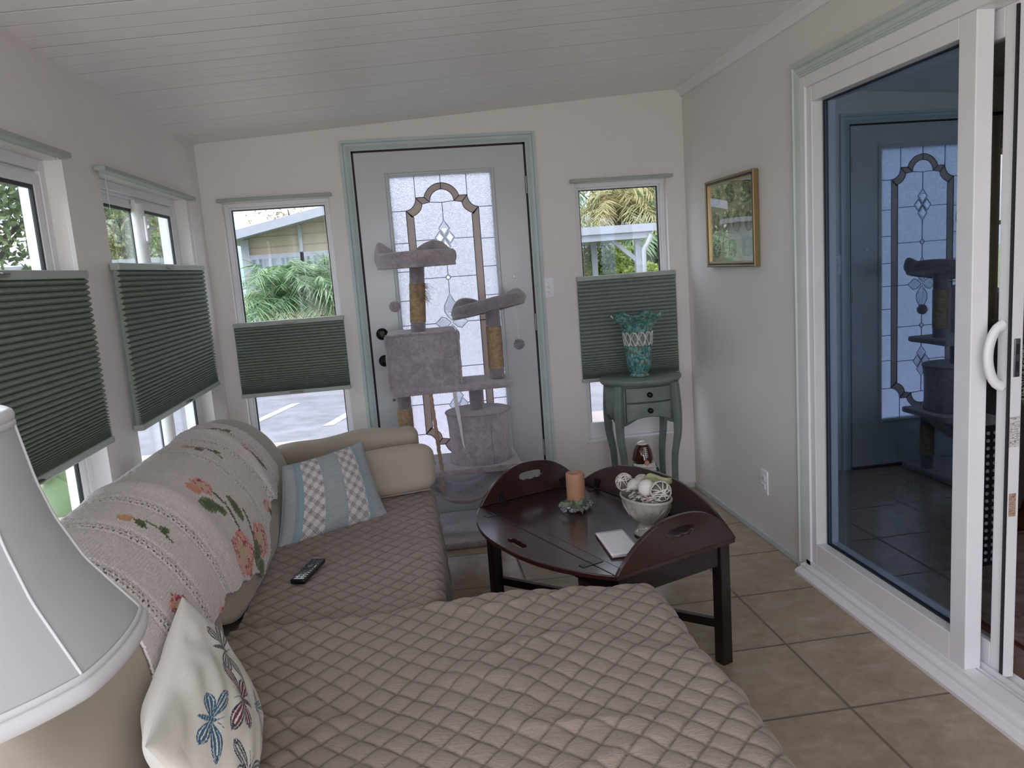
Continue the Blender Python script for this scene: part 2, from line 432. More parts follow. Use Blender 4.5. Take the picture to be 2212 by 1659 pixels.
# ---------------- windows
def window(n, axis, sgn, pos, s0, s1, z0, z1, fw, depth0, mull=None, sill=True):
    """frame deep in the opening. axis 'y' = far wall (pane across x), 'x' = left wall (pane across y)"""
    root = sroot(n, ((s0+s1)/2, pos, z0) if axis == 'y' else (pos, (s0+s1)/2, z0))
    def bx(b, a0, a1, d0, d1, za, zb):
        d0, d1 = sorted((pos+sgn*d0, pos+sgn*d1))
        if axis == 'y': b.box(a0, a1, d0, d1, za, zb)
        else: b.box(d0, d1, a0, a1, za, zb)
    def ring(a0, a1, za, zb, w, d0, d1, w2=None):
        b = MB(); w2 = w2 or w
        bx(b, a0, a0+w, d0, d1, za, zb); bx(b, a1-w, a1, d0, d1, za, zb); bx(b, a0+w, a1-w, d0, d1, zb-w, zb); bx(b, a0+w, a1-w, d0, d1, za, za+w2); return b
    obj('window_frame', ring(s0, s1, z0, z1, fw, depth0, depth0+0.05), M_white, root, bevel=0.002)
    obj('frame_bead', ring(s0+fw, s1-fw, z0+fw, z1-fw, 0.012, depth0+0.014, depth0+0.044), M_white, root, bevel=0.002)
    a, c = s0+fw+0.012, s1-fw-0.012; za, zb = z0+fw+0.012, z1-fw-0.012
    if mull is None:
        obj('gasket', ring(a, c, za, zb, 0.005, depth0+0.02, depth0+0.036), M_gasket, root)
        b = MB(); bx(b, a+.004, c-.004, depth0+0.026, depth0+0.03, za+.004, zb-.004); obj('pane', b, M_pane, root)
    else:
        for k, (u0, u1, dd) in enumerate(((a, mull+0.03, 0.030), (mull-0.03, c, 0.008))):
            sh = obj('sash', ring(u0, u1, za, zb, 0.035, depth0+dd-0.006, depth0+dd+0.012), M_white, root, bevel=0.002)
            obj('gasket', ring(u0+.035, u1-.035, za+.035, zb-.035, 0.012, depth0+dd-0.002, depth0+dd+0.008), M_gasket, sh)
            b = MB(); bx(b, u0+.044, u1-.044, depth0+dd+0.001, depth0+dd+0.005, za+.044, zb-.044); obj('pane', b, M_pane, sh)
    return root, bx
w1, _ = window('window_1', 'y', 1, YF, *WL, 0.022, 0.045)
b = MB(); b.box(-0.925, -0.405, YF+0.047, YF+0.088, 0.42, 0.462); obj('bottom_rail', b, M_white, w1, bevel=0.003)
w2, _ = window('window_2', 'y', 1, YF, *WR, 0.024, 0.045)
b = MB(); b.box(0.98, 1.47, YF+0.047, YF+0.088, 0.37, 0.445); obj('bottom_rail', b, M_white, w2, bevel=0.003)
b = MB(); b.box(0.945, 1.505, YF-0.008, YF+0.046, 0.338, 0.351); obj('sill_board', b, M_white, w2, bevel=0.003)
w3, bxB = window('window_3', 'x', -1, XL, *WB, 0.035, 0.055, mull=3.50)
w4, _ = window('window_4', 'x', -1, XL, *WA, 0.035, 0.055, mull=2.10)
# rounded meeting stile and latch on the corner-side sliding window
b = MB(); b.tube([(XL-0.062, 3.50, 0.50), (XL-0.062, 3.50, 1.77)], 0.034, 20, flat=0.75); obj('meeting_stile', b, M_white, w3)
b = MB(); b.rbox((XL-0.028, 3.49, 1.665), (0.006, 0.022, 0.055), 0.006, 4)
b.sphere((XL-0.022, 3.487, 1.70), 0.008, 12, 8); b.sphere((XL-0.022, 3.487, 1.63), 0.008, 12, 8)
b.tube([(XL-0.02, 3.47, 1.672), (XL-0.010, 3.50, 1.664), (XL-0.010, 3.535, 1.672)], [0.008, 0.007, 0.005], 8)
obj('sash_latch', b, M_plate, w3)
b = MB()
for (s0_, s1_, z0_, z1_) in ((-0.85, 1.4, 0.7, 1.98),):
    b.box(s0_, s0_+.05, YB-.1, YB-.05, z0_, z1_); b.box(s1_-.05, s1_, YB-.1, YB-.05, z0_, z1_); b.box(s0_, s1_, YB-.1, YB-.05, z0_, z0_+.05); b.box(s0_, s1_, YB-.1, YB-.05, z1_-.05, z1_); b.box(.25, .3, YB-.1, YB-.05, z0_, z1_)
struct('window_5', b, M_white)
b = MB(); y0_, y1_, z0_, z1_ = WC
b.box(XL-.11, XL-.06, y0_, y0_+.05, z0_, z1_); b.box(XL-.11, XL-.06, y1_-.05, y1_, z0_, z1_); b.box(XL-.11, XL-.06, y0_, y1_, z0_, z0_+.05); b.box(XL-.11, XL-.06, y0_, y1_, z1_-.05, z1_); b.box(XL-.11, XL-.06, .25, .3, z0_, z1_)
struct('window_6', b, M_white)

# ---------------- cellular shades
def shade_mat():
    t = NT('green_pleated_shade'); v = t.coord('Object'); c = lin('#848f87')
    col = t.ramp(t.noise(v, 30, 3), [(0.3, tuple(x*.93 for x in c)), (0.7, tuple(x*1.07 for x in c))])
    t.pbr(col, 0.75, 0, t.bump(t.noise(v, 900, 2), 0.15, 0.0004), 0.2); return t.m
M_shade = shade_mat(); M_rail = simple('green_shade_rail', '#a6afa8', 0.4, var=0.03)
def shade(axis, pos, sgn, s0, s1, zhead, ztop, zbot, label, sag=0.0, n=None):
    mid = (s0+s1)/2
    loc = (mid, pos, zbot) if axis == 'y' else (pos, mid, zbot)
    root = thing('window_shade', label, 'window shade', loc, 'green pleated window shades')
    def P(a, d, z): return (a, pos + sgn*d, z) if axis == 'y' else (pos + sgn*d, a, z)
    def bx(b, a0, a1, d0, d1, za, zb):
        p, q = P(a0, d0, za), P(a1, d1, zb)
        b.box(min(p[0],q[0]), max(p[0],q[0]), min(p[1],q[1]), max(p[1],q[1]), za, zb)
    b = MB(); bx(b, s0-0.004, s1+0.004, 0.001, 0.042, zhead-0.018, zhead); obj('head_rail', b, M_rail, root, bevel=0.004)
    b = MB(); bx(b, s0, s1, 0.006, 0.040, ztop-0.026, ztop); obj('top_rail', b, M_rail, root, bevel=0.004)
    b = MB(); bx(b, s0, s1, 0.004, 0.042, zbot, zbot+0.022); obj('bottom_rail', b, M_rail, root, bevel=0.004)
    H = ztop-0.026-(zbot+0.022); n = n or 26
    w = np.array([1.0 if i < n*0.45 else max(0.22, 1.0-(i-n*0.45)/(n*0.55)*0.95) for i in range(n)]); w = w/w.sum()*H
    z = ztop-0.026; prof = []; back = []
    for i in range(n):
        h = w[i]; dp = 0.013
        for k, (a, d) in enumerate(((0, 0), (0.12, 0.45), (0.35, 0.9), (0.5, 1.0), (0.65, 0.9), (0.88, 0.45))):
            prof.append((0.024 + dp*d, z - a*h)); back.append((0.018 - 0.004*d, z - a*h))
        z -= h
    prof.append((0.024, z)); back.append((0.018, z))
    b = MB(); m = len(prof)
    for pr in (prof, back):
        b.grid(lambda u, v: P(s0+0.003+(s1-s0-0.006)*u, pr[int(round(v*(m-1)))][0], pr[int(round(v*(m-1)))][1] - sag*math.sin(u*PI)*v), 6, m-1, smooth=False)
    for e_ in (s0+0.003, s1-0.003):
        b.grid(lambda u, v: P(e_, (prof if u > .5 else back)[int(round(v*(m-1)))][0], (prof if u > .5 else back)[int(round(v*(m-1)))][1]), 1, m-1, smooth=False)
    obj('pleated_fabric', b, M_shade, root, recalc=False)
    for (zz) in (ztop-0.014, zbot+0.011):
        b = MB(); c = P(mid, 0.046, zz); e1 = Vector(P(1, 0, 0)) - Vector(P(0, 0, 0)); e2 = Vector(P(0, 1, 0)) - Vector(P(0, 0, 0))
        b.obox(c, e1*0.035, e2*0.006, (0,0,0.0045)); b.obox(Vector(c)+e2*0.009+Vector((0,0,0.004)), e1*0.02, e2*0.007, (0,0,0.002))
        obj('handle', b, M_nickel, root, bevel=0.001)
    for a in (s0+0.05, s1-0.05):
        b = MB(); b.cyl(P(a, 0.02, ztop-0.002), P(a, 0.02, zhead-0.018), 0.0008, seg=5); obj('cord', b, M_plate, root)
    return root
shade('y', YF, -1, -0.958, -0.372, 1.852, 1.198, 0.79, 'short green pleated shade on the narrow window left of the entry door', n=30)
shade('y', YF, -1, 0.936, 1.516, 1.842, 1.306, 0.70, 'green pleated shade behind the turquoise vase, right of the entry door', n=34)
shade('x', XL, 1, 2.905, 4.065, 1.846, 1.512, 0.905, 'green pleated shade on the left-hand wall nearest the room corner', n=37)
shade('x', XL, 1, 1.52, 2.632, 1.848, 1.485, 0.925, 'large green pleated shade at the left picture edge, above the lampshade', n=38)

# ---------------- entry door
dr = sroot('door_1', (0.224, YF, 0.0)); GX0, GX1, GZ0, GZ1 = -0.058, 0.492, 0.30, 1.915
yd0, yd1 = YF-0.002, YF+0.042
b = MB(); b.box(-0.236, GX0, yd0, yd1, 0.012, 2.05); b.box(GX1, 0.684, yd0, yd1, 0.012, 2.05); b.box(GX0, GX1, yd0, yd1, 0.012, GZ0); b.box(GX0, GX1, yd0, yd1, GZ1, 2.05)
obj('door_slab', b, M_white_d, dr)
b = MB()
for (e, d, o_) in ((0.022, 0.010, 0.0), (0.012, 0.016, 0.004)):
    a0, a1, za, zb = GX0-0.022+o_, GX1+0.022-o_, GZ0-0.022+o_, GZ1+0.022-o_
    b.box(a0, a0+e, yd0-d, yd0, za, zb); b.box(a1-e, a1, yd0-d, yd0, za, zb); b.box(a0+e, a1-e, yd0-d, yd0, zb-e, zb); b.box(a0+e, a1-e, yd0-d, yd0, za, za+e)
obj('glass_moulding', b, M_white_d, dr, bevel=0.004, seg=3)
b = MB(); b.box(-0.248, -0.2365, YF+0.004, YF+0.05, 0, 2.062); b.box(0.6845, 0.696, YF+0.004, YF+0.05, 0, 2.062); b.box(-0.248, 0.696, YF+0.004, YF+0.05, 2.051, 2.062)
b.box(-0.248, 0.696, YF+0.05, YF+0.06, 2.03, 2.062); b.box(-0.248, -0.22, YF+0.05, YF+0.06, 0, 2.05); b.box(0.67, 0.696, YF+0.05, YF+0.06, 0, 2.05)
obj('weatherstrip', b, M_weather, dr)
b = MB(); b.box(-0.248, 0.696, YF-0.03, YF+0.06, 0.0, 0.012); obj('threshold', b, simple('dark_threshold', '#3a3335', 0.4), dr, bevel=0.003)
# textured glass
t = NT('textured_door_glass'); v = t.coord('Object')
vo = t.n('ShaderNodeTexVoronoi'); vo.inputs['Scale'].default_value = 55; mpn = t.n('ShaderNodeMapping'); mpn.inputs['Scale'].default_value = (1.0, 1.0, 0.6); mpn.inputs['Rotation'].default_value = (0, 0.7, 0); t.l(v, mpn.inputs['Vector'])
nn = t.noise(mpn.outputs[0], 70, 2, 0.5, 3.0); t.l(mpn.outputs[0], vo.inputs['Vector'])
bmp = t.bump(nn, 1.0, 0.01)
rf = t.n('ShaderNodeBsdfRefraction'); rf.inputs['Roughness'].default_value = 0.22; rf.inputs['IOR'].default_value = 1.25; rf.inputs['Color'].default_value = (0.93, 0.93, 1.0, 1); t.l(bmp, rf.inputs['Normal'])
tl = t.n('ShaderNodeBsdfTranslucent'); tl.inputs[0].default_value = (0.93, 0.92, 1.0, 1); t.l(bmp, tl.inputs['Normal'])
tp = t.n('ShaderNodeBsdfTransparent'); tp.inputs[0].default_value = (0.9, 0.9, 1, 1)
m1 = t.n('ShaderNodeMixShader'); m1.inputs[0].default_value = 0.35; t.l(rf.outputs[0], m1.inputs[1]); t.l(tl.outputs[0], m1.inputs[2])
m2 = t.n('ShaderNodeMixShader'); m2.inputs[0].default_value = 0.08; t.l(m1.outputs[0], m2.inputs[1]); t.l(tp.outputs[0], m2.inputs[2]); t.l(m2.outputs[0], t.out.inputs[0]); M_texglass = t.m
t = NT('beige_came_glass'); v = t.coord('Object'); tl = t.n('ShaderNodeBsdfTranslucent'); tl.inputs[0].default_value = (*lin('#d8ccc0'), 1)
df = t.n('ShaderNodeBsdfPrincipled'); df.inputs['Base Color'].default_value = (*lin('#c0b4aa'), 1); df.inputs['Roughness'].default_value = 0.25
m1 = t.n('ShaderNodeMixShader'); m1.inputs[0].default_value = 0.5; t.l(tl.outputs[0], m1.inputs[1]); t.l(df.outputs[0], m1.inputs[2]); t.l(m1.outputs[0], t.out.inputs[0]); M_beige = t.m
M_bevelglass = glassy('clear_bevel_glass', (0.9, 0.93, 0.95), 0.15)
M_came = simple('dark_lead_came', '#3a3c50', 0.45, metal=0.4)
yg = YF+0.018
b = MB(); b.box(GX0, GX1, yg, yg+0.004, GZ0, GZ1); obj('glass_panel', b, M_texglass, dr)
gcx, gtop, gmid = 0.217, 1.905, 1.1075
def gp(x, z): return (gcx + x, yg-0.004, gtop + z)
came = MB(); beige = MB(); bev = MB()
def line(pts, r=0.0034): came.tube([gp(*p) for p in pts], r, 6, flat=0.6)
def arc(cx, cz, r, a0, a1, n=14): return [(cx + r*math.cos(a0+(a1-a0)*i/n), cz + r*math.sin(a0+(a1-a0)*i/n)) for i in range(n+1)]
ZM = gmid - gtop
def mir(pts): return [(x, 2*ZM - z) for x, z in pts]
def band(outer, inner):
    n = len(outer)
    for s_ in (1, -1):
        for mm_ in (False, True):
            o2 = [(s_*x, z) for x, z in outer]; i2 = [(s_*x, z) for x, z in inner]
            if mm_: o2, i2 = mir(o2), mir(i2)
            A = [Vector(gp(*p)) + Vector((0, 0.001, 0)) for p in o2]; B = [Vector(gp(*p)) + Vector((0, 0.001, 0)) for p in i2]
            A2 = [p + Vector((0, 0.003, 0)) for p in A]; B2 = [p + Vector((0, 0.003, 0)) for p in B]
            F = []
            for i in range(n-1): F += [(i, i+1, n+i+1, n+i), (2*n+i, 3*n+i, 3*n+i+1, 2*n+i+1)]
            beige.add(A + B + A2 + B2, F)
            line(o2); line(i2); line([o2[0], i2[0]]); line([o2[-1], i2[-1]])
band(arc(0, -0.132, 0.100, PI/2, 0.28), arc(0, -0.132, 0.066, PI/2, 0.0))
band([(0.096, -0.104), (0.142, -0.104)], [(0.066, -0.132), (0.110, -0.140)])
oc = [(0.200 - 0.058*math.cos(a), -0.104 - 0.066*math.sin(a)) for a in [i/10*PI/2 for i in range(11)]]
ic = [(0.200 - 0.090*math.cos(a), -0.140 - 0.068*math.sin(a)) for a in [i/10*PI/2*0.9 for i in range(11)]]
ic[-1] = (0.160, -0.208); oc[-1] = (0.200, -0.172)
band(oc, ic)
band([(0.200, -0.172), (0.200, -0.5), (0.200, ZM)], [(0.160, -0.208), (0.160, -0.5), (0.160, ZM)])
hw = 0.275
for s_ in (1, -1):
    for z in (-0.172, -0.345, -0.50, -0.66, ZM):
        for q in ([(s_*0.2, z), (s_*hw, z)],): line(q); line(mir(q))
    q = [(s_*0.142, -0.104), (s_*0.142, 0.01)]; line(q); line(mir(q))
    for z, xi in ((-0.335, 0.053), (-0.545, 0.012), (ZM-0.0, 0.09)):
        q = [(s_*xi, z), (s_*0.16, z)]; line(q); line(mir(q))
    q = [(s_*0.066, -0.132), (0, -0.137)]; line(q); line(mir(q))
q = [(0, 0.01), (0, -0.032)]; line(q); line(mir(q))
def closed_piece(pts):
    n = len(pts); c = (sum(p[0] for p in pts)/n, sum(p[1] for p in pts)/n)
    inn = [(c[0] + (p[0]-c[0])*0.6, c[1] + (p[1]-c[1])*0.6) for p in pts]
    came.tube([gp(*p) for p in pts], 0.0030, 6, closed=True, flat=0.6)
    A = [Vector(gp(*p)) + Vector((0, 0.0, 0)) for p in pts]; B = [Vector(gp(*p)) + Vector((0, -0.004, 0)) for p in inn]; C = [p + Vector((0, 0.006, 0)) for p in A]
    bev.add(A + B + C, [(i, (i+1) % n, n+(i+1) % n, n+i) for i in range(n)] + [tuple(range(n, 2*n))] + [tuple(range(2*n, 3*n))[::-1]])
def dmd(cx, cz, a, h, bend=0.0):
    P_ = [(cx, cz+h), (cx+a*0.55, cz+h*0.45+bend), (cx+a, cz), (cx+a*0.55, cz-h*0.45-bend), (cx, cz-h), (cx-a*0.55, cz-h*0.45-bend), (cx-a, cz), (cx-a*0.55, cz+h*0.45+bend)]
    return P_
for m_ in (False, True):
    f = mir if m_ else (lambda p: p)
    closed_piece(f(dmd(0, -0.277, 0.030, 0.045))); closed_piece(f(dmd(0, -0.377, 0.030, 0.045, -0.002)))
    closed_piece(f(dmd(-0.028, -0.328, 0.026, 0.036))); closed_piece(f(dmd(0.028, -0.328, 0.026, 0.036)))
    line(f([(0, -0.137), (0, -0.232)])); line(f([(0, -0.422), (0, -0.535)])); line(f([(0, -0.557), (0, -0.635)]))
    c0 = arc(0, -0.546, 0.013, 0, 2*PI, 16)[:-1]; closed_piece(f(c0))
    # tall tulip-shaped bevel
    closed_piece(f([(0, -0.635), (0.014, -0.665), (0.034, -0.70), (0.036, -0.735), (0.018, -0.765), (0, ZM+0.012), (-0.018, -0.765), (-0.036, -0.735), (-0.034, -0.70), (-0.014, -0.665)]))
for s_ in (1, -1): closed_piece([(s_*0.004, ZM), (s_*0.03, ZM+0.026), (s_*0.055, ZM+0.034), (s_*0.07, ZM+0.018), (s_*0.092, ZM), (s_*0.07, ZM-0.018), (s_*0.055, ZM-0.034), (s_*0.03, ZM-0.026)])
obj('lead_came', came, M_came, dr); obj('tinted_border', beige, M_beige, dr); obj('bevelled_cluster', bev, M_bevelglass, dr)
for zz, nm in ((1.075, 'deadbolt'), (0.925, 'door_knob')):
    b = MB(); b.lathe([(0.0, 0), (0.031, 0), (0.033, 0.004), (0.031, 0.010), (0.018, 0.014), (0.016, 0.03), (0.024, 0.036), (0.027, 0.048), (0.02, 0.056), (0, 0.058)] if nm == 'door_knob' else [(0, 0), (0.031, 0), (0.033, 0.006), (0.030, 0.012), (0.012, 0.014), (0, 0.014)], (0,0,0), 28)
    if nm == 'deadbolt': b.box(-0.004, 0.004, -0.016, 0.016, 0.012, 0.026)
    b.v = [(-0.175 + p[0], yd0 - p[2], zz + p[1]) for p in b.v]; obj(nm, b, M_black, dr)
b = MB(); b.lathe([(0, 0), (0.012, 0), (0.012, 0.004), (0.006, 0.006), (0, 0.006)], (0,0,0), 20); b.v = [(0.585 + p[0], yd0 - p[2], 1.335 + p[1]) for p in b.v]; obj('peephole', b, M_plate, dr)
b = MB(); b.lathe([(0, 0), (0.008, 0), (0.008, 0.003), (0, 0.004)], (0,0,0), 16); b.v = [(-0.145 + p[0], yd0 - p[2], 0.70 + p[1]) for p in b.v]; obj('screw_cap', b, M_nickel, dr)
for zz in (1.79, 1.03, 0.30):
    b = MB(); b.cyl((0.688, YF-0.008, zz-0.005), (0.688, YF-0.008, zz+0.09), 0.006, seg=12); b.box(0.688, 0.700, YF-0.003, YF, zz-0.005, zz+0.09); obj('hinge', b, M_nickel, dr)
# casing
def casing_pts(): return [(0, 0), (0, .010), (.12, .013), (.16, .009), (.24, .013), (.30, .009), (.38, .013), (.44, .010), (.62, .014), (.68, .011), (.74, .019), (1.0, .017), (1.0, 0)]
def mitred(b, path, width_dir, w, out):
    """path: list of corner points (inner edge), width_dir: outward vector per point, out: vector away from the wall"""
    pr = casing_pts(); n = len(pr); V = []
    for p, wd in zip(path, width_dir):
        for (a, h) in pr: V.append(Vector(p) + Vector(wd)*w*a + Vector(out)*h)
    F = []
    for k in range(len(path)-1):
        for i in range(n): F.append((k*n+i, k*n+(i+1) % n, (k+1)*n+(i+1) % n, (k+1)*n+i))
    F.append(tuple(range(n))); F.append(tuple(range((len(path)-1)*n, len(path)*n))[::-1]); b.add(V, F)
mitred(b, [(-0.2475, YF, 0), (-0.2475, YF, 2.061), (0.6955, YF, 2.061), (0.6955, YF, 0)], [(-1,0,0), (-1,0,1), (1,0,1), (1,0,0)], 0.057, (0,-1,0))
struct('trim_2', b, M_aqua)
b = MB()
mitred(b, [(XR, 2.985, 0), (XR, 2.985, 2.035), (XR, -0.2, 2.035), (XR, -0.2, 0)], [(0,1,0), (0,1,1), (0,-1,1), (0,-1,0)], 0.072, (-1,0,0))
struct('trim_3', b, M_aqua_g)

# ---------------- sliding door
sl = sroot('door_2', (XR, 1.4, 0.0))
XF = XR-0.012
b = MB()   # outer frame: head, jambs, sill with grooves
b.box(XF, XR+0.12, 2.955, 3.0, 0.0, 2.045); b.box(XF, XR+0.12, -0.2, -0.155, 0.0, 2.045); b.box(XF, XR+0.12, -0.155, 2.955, 2.0, 2.045)
obj('door_frame', b, M_white, sl, bevel=0.003)
b = MB()
b.prism([(-0.062, 0.0), (-0.062, 0.012), (-0.05, 0.02), (-0.035, 0.024), (-0.035, 0.036), (-0.012, 0.04), (-0.012, 0.058), (0.03, 0.062), (0.03, 0.048), (0.038, 0.048), (0.038, 0.062), (0.046, 0.062), (0.046, 0.048), (0.056, 0.048), (0.056, 0.075), (0.062, 0.075), (0.062, 0.048), (0.10, 0.048), (0.12, 0.06), (0.12, 0.0)], (XR, -0.2, 0), (1,0,0), (0,0,1), (0, 3.2, 0))
obj('sill_track', b, M_white, sl)
def panel(y0, y1, xa, xb, z0, z1, sw, bw, tw, name):
    b = MB(); b.box(xa, xb, y0, y0+sw, z0, z1); b.box(xa, xb, y1-sw*0.55, y1, z0, z1); b.box(xa, xb, y0+sw, y1-sw*0.55, z0, z0+bw); b.box(xa, xb, y0+sw, y1-sw*0.55, z1-tw, z1)
    return obj(name, b, M_white, sl, bevel=0.003)
M_slglass = glassy('blue_tinted_door_glass', (0.50, 0.60, 0.70), 0.34, (0.56, 0.70, 0.88), 0.0)
M_slglass2 = glassy('clear_door_glass', (0.75, 0.77, 0.77), 0.03)
p1 = panel(2.035, 2.955, XR-0.004, XR+0.050, 0.06, 2.0, 0.070, 0.09, 0.06, 'fixed_panel')
b = MB(); b.box(XR+0.0455, XR+0.0485, 2.10, 2.91, 0.14, 1.95); obj('pane', b, M_slglass, p1)
b = MB()
for (a0, a1, za, zb) in ((2.11, 2.113, .15, 1.94), (2.90, 2.903, .15, 1.94), (2.11, 2.903, .15, .153), (2.11, 2.903, 1.937, 1.94)): b.box(XR+0.036, XR+0.044, a0, a1, za, zb)
obj('gasket', b, M_gasket, p1)
p2 = panel(1.968, 2.88, XR+0.068, XR+0.106, 0.06, 2.0, 0.052, 0.09, 0.08, 'sliding_panel')
b = MB(); b.box(XR+0.084, XR+0.088, 2.015, 2.84, 0.14, 1.93); obj('pane', b, M_slglass2, p2)
b = MB(); b.box(XR+0.062, XR+0.068, 1.966, 1.974, 0.07, 1.99); obj('gasket', b, M_gasket, p2)
b = MB()
hz0, hz1 = 0.955, 1.135; hp = []
for i in range(17):
    t_ = i/16; hp.append((XR+0.066 - 0.045*math.sin(t_*PI)**0.45, 1.995 + 0.002*math.sin(t_*PI), hz0 + (hz1-hz0)*t_))
b.tube(hp, [0.013]+[0.011]*15+[0.013], 12, flat=1.3); obj('pull_handle', b, M_plate, p2)
b = MB(); b.rbox((XR+0.086, 1.9665, 1.04), (0.009, 0.0025, 0.055), 0.002, 3); obj('lock_plate', b, simple('lock_steel', '#77757a', 0.3, metal=0.8), p2)
b = MB(); b.box(XR+0.082, XR+0.090, 1.963, 1.9642, 1.0, 1.03); b.box(XR+0.082, XR+0.090, 1.963, 1.9642, 1.05, 1.08); obj('lock_slot', b, M_gasket, p2)
def sticker_mat(name, base):
    t = NT(name); v = t.coord('Object', (1, 1, 1)); sp = t.n('ShaderNodeSeparateXYZ'); t.l(v, sp.inputs[0])
    cb = t.n('ShaderNodeCombineXYZ'); t.l(t.math('SNAP', sp.outputs[2], 0.0016), cb.inputs[2]); t.l(t.math('SNAP', sp.outputs[0], 0.0065), cb.inputs[0])
    w_ = t.n('ShaderNodeTexWhiteNoise'); t.l(cb.outputs[0], w_.inputs['Vector'])
    f = t.math('GREATER_THAN', w_.outputs['Value'], 0.70); t.pbr(t.mixc(t.math('MULTIPLY', f, 0.6), lin(base), lin('#3b3a3c')), 0.5); return t.m
b = MB(); b.box(XR+0.070, XR+0.102, 1.9668, 1.9678, 0.78, 0.87); obj('barcode_sticker', b, sticker_mat('sticker_print', '#d9d6d2'), p2, label='white barcode sticker')
b = MB(); b.box(XR+0.074, XR+0.096, 1.9668, 1.9678, 0.57, 0.64); obj('paper_sticker', b, sticker_mat('sticker_worn', '#b99a86'), p2, label='worn tan sticker')

# ================================================================== small wall fittings
b = MB(); b.rbox((0.774, YF-0.004, 1.259), (0.035, 0.004, 0.058), 0.003, 3)
r_ = thing('light_switch', 'white toggle switch plate on the wall right of the entry door', 'light switch', (0.774, YF, 1.2)); obj('plate', b, M_plate, r_)
b = MB(); b.box(0.768, 0.780, YF-0.0095, YF-0.0075, 1.245, 1.273); b.obox((0.774, YF-0.014, 1.263), (0.004,0,0), (0,0.007,0.003), (0,-0.002,0.006)); obj('toggle', b, M_plate, r_)
for zz in (1.233, 1.285):
    b = MB(); b.cyl((0.774, YF-0.0075, zz), (0.774, YF-0.0095, zz), 0.0035, seg=10); obj('screw', b, M_nickel, r_)
r_ = thing('wall_outlet', 'white duplex socket plate low on the right-hand wall', 'outlet', (XR, 3.395, 0.23))
b = MB(); b.rbox((XR-0.004, 3.395, 0.289), (0.004, 0.036, 0.058), 0.003, 3); obj('plate', b, M_plate, r_)
for zz in (0.270, 0.309):
    b = MB(); b.rbox((XR-0.009, 3.395, zz), (0.0025, 0.017, 0.014), 0.002, 3); s_ = obj('socket', b, M_plate, r_)
    b = MB(); b.box(XR-0.0125, XR-0.0117, 3.388, 3.390, zz-.002, zz+.007); b.box(XR-0.0125, XR-0.0117, 3.400, 3.402, zz-.002, zz+.007); b.cyl((XR-0.0117, 3.395, zz-.007), (XR-0.0125, 3.395, zz-.007), 0.002, seg=8); obj('socket_slot', b, M_gasket, s_)
# collage picture
r_ = thing('picture_frame', 'gold and black framed collage of small portraits on the right-hand wall', 'picture', (XR, 3.68, 1.31))
ya, yb, za, zb = 3.392, 3.966, 1.313, 1.751
def frame_ring(b, x0, x1, ya, yb, za, zb, w): b.box(x0, x1, ya, ya+w, za, zb); b.box(x0, x1, yb-w, yb, za, zb); b.box(x0, x1, ya+w, yb-w, za, za+w); b.box(x0, x1, ya+w, yb-w, zb-w, zb)
b = MB(); frame_ring(b, XR-0.028, XR, ya, yb, za, zb, 0.010); obj('outer_moulding', b, simple('gold_frame', '#8f7a55', 0.3, metal=0.7), r_, bevel=0.002)
b = MB(); frame_ring(b, XR-0.026, XR-0.002, ya+.010, yb-.010, za+.010, zb-.010, 0.012); obj('inner_moulding', b, simple('dark_bronze_frame', '#33241d', 0.25, metal=0.3), r_, bevel=0.002)
b = MB(); frame_ring(b, XR-0.024, XR-0.004, ya+.022, yb-.022, za+.022, zb-.022, 0.005); obj('fillet', b, simple('gold_fillet', '#b09a6c', 0.25, metal=0.8), r_)
b = MB(); b.box(XR-0.010, XR-0.004, ya+.027, yb-.027, za+.027, zb-.027); obj('mat_board', b, simple('cream_mat_board', '#b9b09c', 0.8), r_)
ph_mat = simple('old_photograph', '#55584e', 0.6, var=0.5, vs=60)
yc_ = (ya+yb)/2; W2 = (yb-ya-.054); H2 = (zb-za-.054)
for k, (py, pz, w_, h_, oval) in enumerate(((-.35, .34, .2, .22, 0), (-.02, .36, .2, .24, 1), (.34, .34, .2, .26, 2), (-.36, .02, .16, .22, 1), (-.12, -.02, .16, .26, 1), (.12, .0, .18, .26, 1), (.38, -.02, .16, .24, 1), (-.36, -.32, .18, .26, 1), (0, -.34, .2, .24, 1), (.34, -.32, .22, .24, 0))):
    cy, cz = yc_ - py*W2, za + .027 + H2/2 + pz*H2; hy, hz = w_*W2/2, h_*H2/2; n_ = 24
    poly = [(hy*math.copysign(abs(math.cos(a))**(0.35 if oval != 1 else 0.85), math.cos(a)), hz*math.copysign(abs(math.sin(a))**(0.35 if oval != 1 else 0.85), math.sin(a))) for a in [i/n_*2*PI for i in range(n_)]]
    b = MB(); b.prism(poly, (XR-0.0105, cy, cz), (0,1,0), (0,0,1), (-0.0012,0,0)); ph = obj('portrait', b, ph_mat, r_)
    b = MB(); b.sphere((XR-0.0119, cy, cz+hz*.25), hz*.32, 12, 8, (0.02, 1, 1.2)); b.sphere((XR-0.0119, cy, cz-hz*.45), hz*.5, 12, 8, (0.02, 1, 0.8)); obj('sitter', b, simple('faded_print_%d' % k, '#8d8a7c', 0.6), ph)
b = MB(); b.box(XR-0.016, XR-0.014, ya+.026, yb-.026, za+.026, zb-.026); obj('glass', b, glassy('picture_glass', (0.97, 0.97, 0.97), 0.10), r_)

